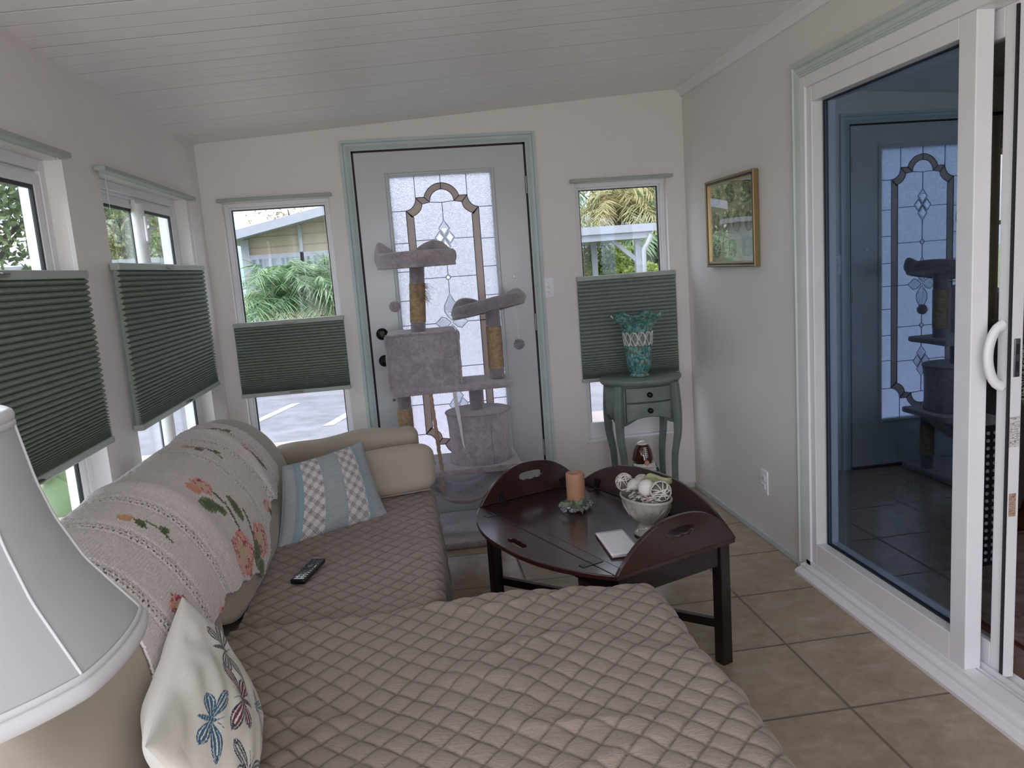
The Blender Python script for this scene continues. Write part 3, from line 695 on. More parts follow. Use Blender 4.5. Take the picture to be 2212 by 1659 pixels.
# ================================================================== SOFA
def fnoise(seed, n=24, fmin=1, fmax=8, ax=1.0, ay=1.0):
    r = np.random.RandomState(seed); fx = r.uniform(-fmax, fmax, n)*ax; fy = r.uniform(-fmax, fmax, n)*ay; ph = r.uniform(0, 2*PI, n)
    am = 1/np.maximum(fmin, np.hypot(fx, fy))**0.8
    def f(x, y): return sum(a*np.sin(x*p+y*q+h) for a, p, q, h in zip(am, fx, fy, ph))/am.sum()*2.2
    return f
def cloth_mesh(fP, nu, nv, hfun, mask=None):
    """fP(U,V)->(nv+1,nu+1,3) array; hfun -> displacement along the normal"""
    U, V = np.meshgrid(np.linspace(0, 1, nu+1), np.linspace(0, 1, nv+1))
    P = fP(U, V); du = np.gradient(P, axis=1); dv = np.gradient(P, axis=0)
    N = np.cross(du, dv); N /= np.maximum(1e-9, np.linalg.norm(N, axis=2, keepdims=True))
    P = P + N*hfun(U, V)[..., None]
    b = MB(); b.v = [tuple(p) for p in P.reshape(-1, 3)]; b.n = len(b.v); w = nu+1
    idx = np.arange((nu+1)*(nv+1)).reshape(nv+1, nu+1)
    q = np.stack([idx[:-1, :-1], idx[:-1, 1:], idx[1:, 1:], idx[1:, :-1]], -1)
    if mask is not None: q = q[mask(U, V)[:-1, :-1]]
    b.f = [tuple(int(i) for i in r) for r in q.reshape(-1, 4)]; b.sm = [True]*len(b.f); b.mi = [0]*len(b.f)
    return b, U, V, P
M_cream = simple('cream_sofa_fabric', '#aca194', 0.85, var=0.04, vs=4, bs=0.25, bscale=900, bd=0.0006, sheen=0.2)
prof = np.array([(-.575,.43),(-.57,.50),(-.59,.60),(-.62,.68),(-.67,.76),(-.74,.822),(-.82,.852),(-.90,.848),(-.96,.80),(-.995,.72),(-1.0,.43)])
pl = np.r_[0, np.cumsum(np.linalg.norm(np.diff(prof, axis=0), axis=1))]
def prof_at(s):   # smooth
    k = np.interp(s, pl, np.arange(len(pl))); i = np.clip(k.astype(int), 0, len(pl)-2); t = (k-i)[..., None]
    g = lambda j: prof[np.clip(j, 0, len(prof)-1)]
    p0, p1, p2, p3 = g(i-1), g(i), g(i+1), g(i+2)
    return 0.5*((2*p1) + (-p0+p2)*t + (2*p0-5*p1+4*p2-p3)*t*t + (-p0+3*p1-3*p2+p3)*t**3)
sofa = thing('sectional_sofa', 'cream fabric corner sofa with chaise running along the left-hand wall', 'sofa', (-0.5, 2.4, 0))
b = MB(); b.rbox((-0.50, 2.40, 0.235), (0.49, 1.20, 0.165), 0.03, 4); obj('sofa_base', b, M_cream, sofa)
b = MB(); b.rbox((0.10, 1.62, 0.225), (0.50, 0.42, 0.155), 0.03, 4); obj('chaise_base', b, M_cream, sofa)
def puff(c, h, r, n=10, R=None, amp=0.01, k=2.0):
    b = MB(); H = Vector(h)
    def fn(q):
        a, c_, d = q.x/H.x, q.y/H.y, q.z/H.z
        return (q.x, q.y, q.z + amp*np.sign(d)*max(0, 1-abs(a)**k)*max(0, 1-abs(c_)**k)*abs(d))
    b.rbox(c, h, r, n, R, fn); return b
obj('seat_cushion', puff((-0.30, 2.72, 0.385), (0.30, 0.63, 0.032), 0.03, amp=0.004), M_cream, sofa)
obj('chaise_cushion', puff((0.02, 1.62, 0.39), (0.60, 0.43, 0.032), 0.03, amp=0.006), M_cream, sofa)
def back_cushion(y0, y1, name, ex=8.0, sc=1.0):
    cx, cz = -0.80, 0.60
    def fP(U, V):
        s = U*pl[-1]; p = prof_at(s); t = np.abs(2*V-1); k = (1-t**ex)**(1/3.0); k = np.maximum(k, 0.0)
        k = 0.15 + 0.85*k
        k = np.where(t >= 0.9999, 0.0, k)
        x = cx + (p[..., 0]-cx)*k*sc; z = cz + (p[..., 1]-cz)*k*sc
        return np.stack([x, y0 + (y1-y0)*V, z], -1)
    nz = fnoise(int(y0*100), 16, 2, 9)
    b, *_ = cloth_mesh(fP, 40, 50, lambda U, V: -0.006*nz(U*1.2, V*2.2))
    # close underneath
    w = 41; b.f += [(j*w, (j+1)*w, (j+1)*w+40, j*w+40) for j in range(50)]; b.sm += [True]*50; b.mi += [0]*50
    return obj(name, b, M_cream, sofa)
back_cushion(2.10, 3.52, 'back_cushion', 10); back_cushion(1.20, 2.12, 'back_cushion', 10)
R_ = Matrix.Rotation(0.0, 3, 'X')
b = MB(); nz_ = fnoise(3, 12, 2, 7)
def armfn(q): return (q.x, q.y, q.z + (0.010*math.sin(q.x*7+1) + 0.006*math.sin(q.x*19) + 0.05*q.x if q.z > 0 else 0))
b.rbox((-0.37, 3.60, 0.375), (0.345, 0.075, 0.297), 0.05, 14, None, armfn); obj('armrest', b, M_cream, sofa)
Rt = Matrix.Rotation(-0.22, 3, 'X')
b = MB()
def bolfn(q):
    k = 1 - 0.10*max(0, abs(q.x)/0.35-0.75)/0.25
    return (q.x + 0.012*(1-(q.z/0.13)**2)*(1 if q.x > 0 else -1)*(abs(q.x)/0.35)**4, q.y*(1+0.18*(1-(q.x/0.35)**2)), q.z*k + 0.004*math.sin(q.x*8) + 0.06*q.x)
b.rbox((-0.325, 3.37, 0.523), (0.352, 0.060, 0.108), 0.045, 14, Rt, bolfn)
bol = obj('bolster_cushion', b, M_cream, None, loc=(-0.325, 3.37, 0.42)); tag(bol, 'long plain cream cushion leaning in front of the sofa armrest', 'cushion')
# seam piping of the long cushion
b = MB(); pts = []
for i in range(40):
    x_ = -0.345 + 0.69*i/39; pts.append(Vector((-0.325, 3.37, 0.523)) + Rt @ Vector((x_*0.97, -0.052, -0.100 + 0.06*x_)))
b.tube(pts, 0.0022, 6); obj('piping', b, M_cream, bol)

# ------------------------------------------------ quilted covers
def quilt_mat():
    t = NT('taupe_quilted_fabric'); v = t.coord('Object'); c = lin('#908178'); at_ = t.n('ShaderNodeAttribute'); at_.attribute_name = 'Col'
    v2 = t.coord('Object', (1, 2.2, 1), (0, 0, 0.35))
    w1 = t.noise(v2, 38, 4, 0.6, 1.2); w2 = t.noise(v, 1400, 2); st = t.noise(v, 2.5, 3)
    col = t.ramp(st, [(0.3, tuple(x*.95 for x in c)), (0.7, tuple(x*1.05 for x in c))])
    n1 = t.bump(w1, 0.55, 0.006); col = t.mixc(at_.outputs['Fac'], tuple(x*0.48 for x in c), col); t.pbr(col, 0.62, 0, t.bump(w2, 0.1, 0.0004, n1), 0.35, sheen=0.25); return t.m  # seam lines darkened in colour: stitch thread plus painted groove shade
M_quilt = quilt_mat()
def fold(u, edge, r, flare=0.05):
    """distance along the cloth -> (offset outward, drop)"""
    a = np.clip((u-edge)/r, 0, PI/2); out = np.minimum(u, edge) + r*np.sin(a); drop = r*(1-np.cos(a))
    rest = np.maximum(0, u-edge-r*PI/2); return out + rest*flare, drop + rest
def quilt_h(A, B, sp, amp, und, seed):
    p, q = (A+B)/sp, (A-B*0.92)/sp
    nf = fnoise(seed+5, 20, 1, 9); p = p + 0.10*nf(A*2, B*2); q = q + 0.10*nf(B*2+3, A*2)
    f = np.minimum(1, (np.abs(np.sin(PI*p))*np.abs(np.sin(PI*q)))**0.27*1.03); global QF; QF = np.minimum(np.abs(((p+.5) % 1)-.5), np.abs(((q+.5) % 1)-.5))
    n = fnoise(seed, 28, 2, 16, 1.0, 1.3); n2 = fnoise(seed+1, 40, 10, 60)
    f2 = fnoise(seed+9, 14, 3, 14, 0.5, 1.2)
    ridge = np.exp(-(f2(A*1.4, B*1.6)/0.16)**2)
    return amp*f + und*n(A, B) + und*0.7*ridge + 0.0010*n2(A, B)
SEAT_Z = 0.424
# seat cover (long side of the sofa)
LU, LV = 0.60+0.44, 1.42
def fP1(U, V):
    u = U*LU; out, drop = fold(u, 0.545, 0.05, 0.07)
    x = -0.575 + out + 0.012*np.sin(V*LV*9+1)*np.clip(drop*5, 0, 1); y = 1.99 + V*LV + 0.006*np.sin(u*9)
    z = SEAT_Z - drop + 0.004 + 0*x
    sag = 0.010*np.exp(-((x+0.25)**2/0.03 + (y-2.5)**2/0.06)); z = z - sag
    return np.stack([x, y, z], -1)
b, *_ = cloth_mesh(fP1, 300, 400, lambda U, V: quilt_h(U*LU, V*LV, 0.072, 0.0085, 0.0050, 11))
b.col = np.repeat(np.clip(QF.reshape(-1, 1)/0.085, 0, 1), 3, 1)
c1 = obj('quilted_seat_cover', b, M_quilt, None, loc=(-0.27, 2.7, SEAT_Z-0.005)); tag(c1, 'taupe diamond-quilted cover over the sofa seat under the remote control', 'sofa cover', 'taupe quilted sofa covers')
m = c1.modifiers.new('t', 'SOLIDIFY'); m.thickness = 0.004; m.offset = -1
# chaise cover
LU2, LV2 = 1.20+0.42, 0.94+0.09
CH_Z = 0.458
def fP2(U, V):
    u = U*LU2; v = V*LV2
    ox, dx_ = fold(u, 1.155, 0.065, 0.10); oy, dy_ = fold(v, 0.935, 0.028, 0.03)
    x = -0.58 + ox; y = 1.145 + oy
    z = CH_Z - dx_ - dy_
    x = x + 0.016*np.sin(y*13+0.5)*np.clip(dx_*4, 0, 1)
    y = y + 0.012*np.sin(x*7)
    lo = SEAT_Z + 0.012; w = np.clip((0.02-x)/0.03, 0, 1)
    z = np.where(z < lo, z*(1-w)+lo*w, z)
    return np.stack([x, y, z], -1)
b, *_ = cloth_mesh(fP2, 440, 290, lambda U, V: quilt_h(U*LU2+0.02, V*LV2, 0.078, 0.0095, 0.0110, 23))
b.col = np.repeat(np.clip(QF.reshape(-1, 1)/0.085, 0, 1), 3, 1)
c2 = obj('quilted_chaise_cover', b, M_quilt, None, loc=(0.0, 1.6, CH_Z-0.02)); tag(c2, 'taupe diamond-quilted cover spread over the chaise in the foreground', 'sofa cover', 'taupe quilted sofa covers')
m = c2.modifiers.new('t', 'SOLIDIFY'); m.thickness = 0.005; m.offset = -1

# ------------------------------------------------ crochet throw with cross-stitched roses
M_throw = colattr('cream_crochet_wool', 0.9, 0.4, 700, 0.0010, 0.3, 0.07, 260)
Y0, Y1 = 1.50, 3.19; S_END = pl[-1]-0.10
hemx = np.array([1.5, 1.75, 1.9, 2.05, 2.2, 2.35, 2.47, 2.58, 2.70, 2.85, 3.0, 3.1, 3.2]); hems = np.array([.10, .13, .125, .14, .12, .09, .045, .05, .12, .17, .165, .20, .23])
def thr(U, V):
    y = Y0 + V*(Y1-Y0); hs = np.interp(y, hemx, hems) + 0.006*np.sin(y*40)
    s = hs + U*(S_END-hs)
    ynear = np.interp(s, [0.1, 0.3, 0.5, 1.0], [0.0, 0.10, 0.22, 0.22]); yfar = np.interp(s, [0.1, 0.3, 0.5, 1.0], [0.0, -0.04, -0.03, 0.0])
    y = y + ynear*(1-V)**2 + yfar*V**4
    return s, y
nzt = fnoise(77, 18, 2, 10)
def fPt(U, V):
    s, y = thr(U, V); p = prof_at(s); d = np.gradient(p, axis=1); n = np.stack([d[..., 1], -d[..., 0]], -1); n /= np.maximum(1e-9, np.linalg.norm(n, axis=2, keepdims=True))
    off = 0.016 + 0.006*nzt(s*1.5, y*1.0) + 0.010*np.exp(-((y-2.9-0.3*(s-.2))/0.035)**2) + 0.008*np.exp(-((y-2.22)/0.05)**2)*(s > .05)
    off = np.maximum(off, 0.010)
    p = p + n*off[..., None]
    return np.stack([p[..., 0], y, p[..., 1]], -1)
BANDS = [1.70, 1.905, 2.10, 2.66, 2.86, 3.035]
def cellnoise(a, b_, seed): return np.abs(np.sin(a*127.1 + b_*311.7 + seed)*43758.5453) % 1
def throw_h(U, V):
    s, y = thr(U, V); row = np.abs(np.sin(PI*s/0.0085)); col = np.abs(np.sin(PI*(y + 0.002*np.sign(np.sin(2*PI*s/0.017)))/0.0075))
    h = 0.0036*row**0.7 + 0.0032*col**0.7
    for c in BANDS: h = h + 0.003*np.exp(-((y-c-0.022)/0.006)**2) + 0.003*np.exp(-((y-c+0.022)/0.006)**2)
    return h
def throw_mask(U, V):
    s, y = thr(U, V); m = np.ones_like(s, bool)
    for c in BANDS:
        for o_ in (-0.0075, 0.0075):
            k = (s + (0.007 if o_ > 0 else 0))/0.014; a = (k % 1 - 0.5)*0.014; d = y-c-o_
            m &= ~((np.abs(a)/0.0060 + np.abs(d)/0.0078) < 1)
    return m
NU, NV = 270, 560
b, U, V, P = cloth_mesh(fPt, NU, NV, throw_h, throw_mask)
s_, y_ = thr(U, V); cs = np.floor(s_/0.0085)*0.0085 + 0.004; cy_ = np.floor(y_/0.0075)*0.0075 + 0.004
C = np.ones(s_.shape + (3,))*np.array(lin('#ddd6d5')); r1 = cellnoise(cs, cy_, 1.0)
C *= (0.95 + 0.1*r1)[..., None]
def paint(mask, colr): C[mask] = np.array(lin(colr))*(0.9+0.2*r1[mask])[:, None]
def ell(s0, y0, a, bb, ang): 
    ds, dy = cs-s0, cy_-y0; p = ds*math.cos(ang)+dy*math.sin(ang); q = -ds*math.sin(ang)+dy*math.cos(ang); return (p/a)**2 + (q/bb)**2
def rose(s0, y0, r, seed=0):
    d = np.sqrt(ell(s0, y0, r*0.74, r*1.12, 0)); an = np.arctan2(cs-s0, cy_-y0); w = d + 0.10*np.sin(an*5+seed)
    paint(w < 1, '#dd8c84'); paint((w < 0.80), '#e2a9a0'); paint(w < 0.55, '#dcb8a0'); paint(w < 0.26, '#cfc094')
    paint((w < 1) & (w > 0.45) & (np.abs(np.sin(an*2.5 + d*4 + seed)) < 0.28), '#a83d58'); paint((np.abs(w-0.58) < 0.07) & (np.sin(an*3+seed) > 0.1), '#b24c66')
    paint((w < 0.95) & (w > 0.6) & (r1 > 0.72), '#e9b7a6')
def leafp(s0, y0, a, bb, ang):
    e = ell(s0, y0, a, bb, ang); paint(e < 1, '#5e7048'); paint((e < 1) & (r1 > 0.6), '#7c8a5a'); paint((e < 0.3), '#4c5c3c')
def stemp(pts, w=0.007):
    for (a, b2), (c, d) in zip(pts[:-1], pts[1:]):
        L2 = (c-a)**2 + (d-b2)**2; t_ = np.clip(((cs-a)*(c-a) + (cy_-b2)*(d-b2))/L2, 0, 1); paint(np.hypot(cs-a-t_*(c-a), cy_-b2-t_*(d-b2)) < w, '#55663f')
stemp([(0.20, 2.39), (0.26, 2.405), (0.31, 2.42), (0.37, 2.41)]); leafp(0.345, 2.315, 0.030, 0.050, 0.25); leafp(0.275, 2.475, 0.05, 0.026, 0.2)
leafp(0.31, 2.36, 0.02, 0.03, 0.6); rose(0.395, 2.40, 0.045, 2); paint(ell(0.405, 2.345, 0.025, 0.03, 0) < 1, '#de9a84')
rose(0.165, 2.335, 0.088, 0); rose(0.135, 2.545, 0.070, 3); leafp(0.115, 2.455, 0.028, 0.055, -0.5); leafp(0.075, 2.46, 0.03, 0.04, 0.3); stemp([(0.12, 2.46), (0.20, 2.50), (0.25, 2.52)])
rose(0.375, 2.985, 0.030, 1); leafp(0.335, 2.985, 0.03, 0.018, 0.1); leafp(0.30, 2.99, 0.024, 0.03, 0.5); stemp([(0.36, 2.98), (0.27, 3.0)], 0.005)
rose(0.185, 2.775, 0.030, 4); leafp(0.15, 2.785, 0.02, 0.018, 0); rose(0.245, 1.795, 0.040, 5); leafp(0.215, 1.82, 0.02, 0.02, 0)
for (a, c, k) in ((0.415, 2.0, 1), (0.47, 2.76, 1), (0.50, 3.06, 1), (0.08, 1.82, 0)):
    stemp([(a-0.06, c-0.01), (a, c+0.01), (a+0.05, c-0.01)], 0.004); leafp(a-0.03, c+0.015, 0.014, 0.018, 0.4); leafp(a+0.02, c-0.02, 0.014, 0.018, -0.4); paint(ell(a+0.06, c-0.015, 0.018, 0.02, 0) < 1, '#cfa07c')
rose(0.13, 1.995, 0.022, 6)
b.col = C.reshape(-1, 3)
thw = obj('crochet_throw', b, M_throw, None, loc=(-0.8, 2.4, 0.7)); tag(thw, 'cream crochet throw with pink roses draped over the sofa back', 'throw blanket')
m = thw.modifiers.new('t', 'SOLIDIFY'); m.thickness = 0.006; m.offset = -1

# ------------------------------------------------ scatter pillows
def quad_pillow(name, corners, thick, mat, colf, label, n=150, pinch=0.06, sharp=0.5, front_bias=0.5, wr=0.003, seed=1, piping=None, W_=0.45, H_=0.40):
    BL, BR, TR, TL = [np.array(c, float) for c in corners]
    nrm = np.cross(BR-BL, TL-BL); nrm /= np.linalg.norm(nrm)      # towards the viewer
    nz = fnoise(seed, 22, 3, 12)
    def side(sgn, U, V):
        u, v = 2*U-1, 2*V-1
        uu = u*(1-pinch*(1-v*v)); vv = v*(1-pinch*(1-u*u)); a, c = (uu+1)/2, (vv+1)/2
        P = (1-a)[..., None]*(1-c)[..., None]*BL + a[..., None]*(1-c)[..., None]*BR + a[..., None]*c[..., None]*TR + (1-a)[..., None]*c[..., None]*TL
        th = thick*((1-u**2)*(1-v**2))**sharp
        wk = wr*nz(U*3, V*3)*np.minimum(1, 6*(1-u**2)*(1-v**2))
        k = front_bias if sgn > 0 else 1-front_bias
        return P + nrm*((sgn*th*k + wk*sgn))[..., None]
    U, V = np.meshgrid(np.linspace(0, 1, n+1), np.linspace(0, 1, n+1))
    b = MB(); cols = []
    for sgn in (1, -1):
        P = side(sgn, U, V); base = b.n; b.v += [tuple(p) for p in P.reshape(-1, 3)]; b.n += (n+1)**2
        idx = base + np.arange((n+1)**2).reshape(n+1, n+1); q = np.stack([idx[:-1, :-1], idx[:-1, 1:], idx[1:, 1:], idx[1:, :-1]], -1).reshape(-1, 4)
        if sgn < 0: q = q[:, ::-1]
        b.f += [tuple(int(i) for i in r) for r in q]; b.sm += [True]*len(q); b.mi += [0]*len(q)
        cols.append(colf(U*W_, V*H_, sgn).reshape(-1, 3))
    b.col = np.concatenate(cols)
    c0 = (BL+BR)/2
    o = obj(name, b, mat, None, loc=tuple(c0), recalc=False); tag(o, label, 'pillow')
    if piping:
        pr = []; e = np.linspace(0, 1, 30)
        for (a, c) in [(t_, 0) for t_ in e[:-1]] + [(1, t_) for t_ in e[:-1]] + [(1-t_, 1) for t_ in e[:-1]] + [(0, 1-t_) for t_ in e[:-1]]:
            pr.append(side(1, np.array([a]), np.array([c]))[0])
        bb = MB(); bb.tube([tuple(p) for p in pr], 0.0035, 6, closed=True); obj('piping', bb, piping, o)
    return o
def stripes(X, Y, sgn):
    Wd, Hd = 0.46, 0.36; C = np.ones(X.shape+(3,))*np.array(lin('#9a9da3')); u = X/Wd
    rib = (np.floor(Y/0.0035) % 2 == 0); C[rib] = lin('#a8b0b6')
    def m(a, b_): return (u >= a) & (u < b_)
    for (a, b_, c) in ((0.10, 0.13, '#8d9aa0'), (0.13, 0.175, '#8ba3ad'), (0.38, 0.41, '#98a6aa'), (0.575, 0.605, '#98a6aa'), (0.82, 0.855, '#8ba3ad'), (0.855, 0.885, '#98a6aa')): C[m(a, b_)] = lin(c)
    for (a, b_) in ((0.175, 0.38), (0.605, 0.82)):
        mk = m(a, b_); p = X/0.055; q = Y/0.055
        base = np.array(lin('#d2cecf')); line_ = np.array(lin('#928a8a'))
        d1 = np.abs(((p+q) % 1)-0.5); d2 = np.abs(((p-q) % 1)-0.5); fx, fy = (p % 1)-0.5, (q % 1)-0.5
        l = (np.abs(d1-0.5) < 0.035) | (np.abs(d2-0.5) < 0.035) | (np.abs(d1-0.36) < 0.030) | (np.abs(d2-0.36) < 0.030)
        r = np.hypot(fx, fy); an = np.arctan2(fy, fx); l |= (np.abs(r-0.15-0.05*np.cos(4*an)) < 0.028) | (r < 0.05)
        fx2, fy2 = ((p+0.5) % 1)-0.5, ((q+0.5) % 1)-0.5; r2 = np.hypot(fx2, fy2); l |= (np.abs(r2-0.11) < 0.028) | ((r2 < 0.26) & ((np.abs(fx2) < 0.03) | (np.abs(fy2) < 0.03)))
        C[mk] = base; C[mk & l] = line_
    return C
M_stripe = colattr('woven_blue_grey_fabric', 0.85, 0.4, 900, 0.0008, 0.2)
quad_pillow('throw_pillow', [(-0.575, 2.83, 0.415), (-0.175, 3.09, 0.425), (-0.262, 3.24, 0.712), (-0.555, 3.02, 0.690)], 0.12, M_stripe, stripes,
            'blue-grey pillow with patterned stripes on the sofa seat', n=270, pinch=0.05, W_=0.46, H_=0.36, seed=5, front_bias=0.6, piping=simple('blue_grey_piping', '#8a99a3', 0.8))
def butterfly_cols(X, Y, sgn):
    C = np.ones(X.shape+(3,))*np.array(lin('#d6d2cb'))
    if sgn < 0: return C
    C[(np.abs(X-0.035) < 0.001)] = lin('#b9b4ab')
    def wing(cx, cy, ang, L, w, dark, mid):
        dx, dy = X-cx, Y-cy; a = dx*math.cos(ang)+dy*math.sin(ang); q = -dx*math.sin(ang)+dy*math.cos(ang); t_ = np.clip(a/L, 0, 1)
        hw_ = w*np.sin(PI*t_**1.5)**0.75*1.0 + 1e-6; rr = np.abs(q)/hw_; ins = (a > 0) & (a < L) & (rr < 1); edge = ins & ((rr > 0.70) | (t_ > 0.82))
        C[ins] = lin(mid); C[edge] = lin(dark)
        th = np.arctan2(q, a+0.01); vein = ins & ~edge & (np.abs(np.sin(th*11)) < 0.33) & (t_ > 0.1); C[vein] = lin('#e4e1dc')
        ring_ = ins & (np.abs(rr-0.62) < 0.06) & (t_ > 0.3); C[ring_] = lin('#e4e1dc')
        dots = edge & (np.sin(a*900)*np.sin(q*900) > 0.6) & (t_ > 0.6); C[dots] = lin('#dcdfe2')
    def bf(cx, cy, ang, s, dark, mid, body):
        for sd_ in (1, -1):
            wing(cx, cy, ang + sd_*1.05, 0.088*s, 0.0165*s, dark, mid); wing(cx, cy, ang + sd_*1.95, 0.058*s, 0.017*s, dark, mid)
        dx, dy = X-cx, Y-cy; a = dx*math.cos(ang)+dy*math.sin(ang); q = -dx*math.sin(ang)+dy*math.cos(ang)
        bd = ((a+0.012*s)/(0.028*s))**2 + (q/(0.0055*s))**2 < 1; C[bd] = lin(body); C[bd & (np.abs(np.sin(a*420)) < 0.25)] = lin('#c9c4bd')
        for sd_ in (1, -1):
            C[(a > 0.012*s) & (a < 0.036*s) & (np.abs(q - sd_*(a-0.012*s)*0.5) < 0.0009)] = lin(dark)
    # X: along the upper edge from the near end (0) to the far end (W); Y: up
    B = [(0.335, 0.245, -0.95, 1.2, '#2b3b50', '#6b6d68', '#2b3b50'), (0.300, 0.085, -1.6, 0.85, '#244a63', '#5f8490', '#2b4a5e'), (0.220, 0.172, 1.95, 1.15, '#2e2c42', '#6b3a44', '#33303c'),
         (0.110, 0.245, -1.25, 0.98, '#2f5876', '#41687f', '#356480'), (0.100, 0.085, 0.35, 0.95, '#25324a', '#6e7072', '#27304a')]
    for q in B: bf(*q)
    return C
M_bfly = colattr('white_embroidered_cotton', 0.85, 0.35, 700, 0.0009, 0.1, 0.05)
bpc = [(-0.37, 1.20, 0.462), (-0.422, 1.67, 0.466), (-0.580, 1.76, 0.712), (-0.485, 1.20, 0.69)]
quad_pillow('butterfly_pillow', bpc, 0.17, M_bfly, butterfly_cols, 'white pillow embroidered with blue and maroon butterflies', n=230, pinch=0.05, W_=0.46, H_=0.36, seed=9, front_bias=0.42, wr=0.009)

# ------------------------------------------------ remote control
rm = thing('remote_control', 'black television remote control lying on the quilted sofa seat', 'remote control', (-0.421, 2.52, 0.437)); rm.rotation_euler = (0.0, 0.0, math.atan2(0.049, -0.166)*-1 + 0)
rm.rotation_euler = (0.02, 0, -0.285)
M_rem = simple('glossy_black_plastic', '#0d0f14', 0.08, spec=0.7, var=0); M_btn = simple('remote_button', '#3d444e', 0.4)
b = MB(); b.rbox((0, 0, 0.010), (0.026, 0.088, 0.009), 0.007, 6); 

def lobj(name, b, mat, parent, **k):   # vertices already local to the parent
    me_off = woff(parent); b.v = [tuple(Vector(p) + me_off) for p in b.v]; return obj(name, b, mat, parent, **k)
lobj('remote_body', b, M_rem, rm)
btn0 = None
for r in range(11):
    for c in range(3):
        if r in (4,) : continue
        w_ = 0.005 if r != 10 else 0.004
        if btn0 is None:
            b = MB(); b.rbox((0, 0, 0), (0.0052, 0.0026, 0.0012), 0.001, 2); btn0 = lobj('button', b, M_btn, rm); o = btn0
        else:
            o = btn0.copy(); COL.objects.link(o); o.parent = rm
        o.location = (-0.015 + c*0.015, 0.077 - r*0.0145, 0.0192)
b = MB(); b.lathe([(0, 0), (0.012, 0), (0.012, 0.0015), (0.008, 0.0018), (0, 0.001)], (0, 0.0185, 0.0185), 24); lobj('button_ring', b, M_btn, rm)

# ------------------------------------------------ table lamp and end table in the near left corner
et = thing('end_table', 'small dark end table under the white bell lamp, mostly out of view', 'side table', (-0.66, 0.99, 0))
M_dkwood = simple('dark_wood', '#3a241a', 0.35, var=0.2, vs=6)
b = MB(); b.rbox((-0.66, 0.99, 0.545), (0.19, 0.17, 0.014), 0.008, 4); obj('table_top', b, M_dkwood, et)
for dx in (-1, 1):
    for dy in (-1, 1):
        b = MB(); b.box(-0.66+dx*0.16-0.016, -0.66+dx*0.16+0.016, 0.99+dy*0.14-0.016, 0.99+dy*0.14+0.016, 0, 0.532); obj('leg', b, M_dkwood, et, bevel=0.003)
lp = thing('table_lamp', 'white fabric bell-shaped lampshade in the lower left foreground', 'lamp', (-0.66, 1.02, 0.559))
LX, LY = -0.66, 1.02
b = MB(); b.lathe([(0, 0), (0.062, 0), (0.064, 0.01), (0.05, 0.02), (0.02, 0.035), (0.024, 0.06), (0.046, 0.11), (0.05, 0.15), (0.04, 0.20), (0.02, 0.25), (0.014, 0.30), (0.015, 0.32), (0, 0.33)], (LX, LY, 0.559), 36); obj('lamp_base', b, simple('white_ceramic', '#dcd8d0', 0.2), lp)
b = MB(); b.cyl((LX, LY, 0.88), (LX, LY, 1.27), 0.006, seg=10); b.lathe([(0, 0), (0.008, 0.0), (0.012, 0.012), (0.006, 0.026), (0, 0.03)], (LX, LY, 1.27), 16); obj('stem', b, M_nickel, lp)
b = MB(); b.cyl((LX, LY, 0.99), (LX, LY, 1.03), 0.014, seg=14); b.sphere((LX, LY, 1.075), 0.028, 16, 12, (1, 1, 1.3)); obj('bulb', b, M_plate, lp)
zs = np.array([0.935, 0.942, 0.963, 1.003, 1.050, 1.116, 1.17, 1.245, 1.265]); rs = np.array([0.246, 0.254, 0.248, 0.222, 0.192, 0.165, 0.151, 0.139, 0.136])
def shade_r(z): return np.interp(z, zs, rs)
t = NT('ivory_shade_fabric'); v = t.coord('Object'); c = lin('#c6c8cc')
df = t.n('ShaderNodeBsdfDiffuse'); df.inputs[0].default_value = (*c, 1); tl = t.n('ShaderNodeBsdfTranslucent'); tl.inputs[0].default_value = (*c, 1)
bp_ = t.bump(t.noise(v, 500, 3), 0.25, 0.0006); t.l(bp_, df.inputs['Normal'])
mx = t.n('ShaderNodeMixShader'); mx.inputs[0].default_value = 0.22; t.l(df.outputs[0], mx.inputs[1]); t.l(tl.outputs[0], mx.inputs[2]); t.l(mx.outputs[0], t.out.inputs[0]); M_lshade = t.m
NP_ = 8; PH = 0.38
def facet(a):   # gently scalloped panels
    x = ((a-PH) % (2*PI/NP_))/(2*PI/NP_)-0.5; return 1 - 0.028*math.cos(x*PI)**1.0
def shp(u, v):
    a = u*2*PI; z = 0.942 + v*(1.260-0.942); 
    zz = np.interp(z, zs, rs); k = facet(a); return (LX+zz*k*math.cos(a), LY+zz*k*math.sin(a), z)
b = MB(); b.grid(shp, 160, 30, cu=True); sh = obj('lamp_shade', b, M_lshade, lp); m = sh.modifiers.new('t', 'SOLIDIFY'); m.thickness = 0.003; m.offset = -1
M_trim = simple('ivory_shade_trim', '#ced0d5', 0.7, var=0.02)
for (z, r, rad) in ((0.942, 0.2535, 0.0075), (0.957, 0.2515, 0.003), (1.260, 0.1365, 0.006), (1.250, 0.1395, 0.003)):
    b = MB(); b.tube([(LX+r*facet(a)*math.cos(a), LY+r*facet(a)*math.sin(a), z) for a in np.linspace(0, 2*PI, 161)[:-1]], rad, 8, closed=True, flat=1.6); obj('shade_trim', b, M_trim, sh)
for k in range(NP_):
    a = PH + k*2*PI/NP_
    b = MB(); b.tube([(LX+(shade_r(z)+0.001)*facet(a)*math.cos(a), LY+(shade_r(z)+0.001)*facet(a)*math.sin(a), z) for z in np.linspace(0.950, 1.255, 24)], 0.0020, 6); obj('shade_rib', b, M_trim, sh)

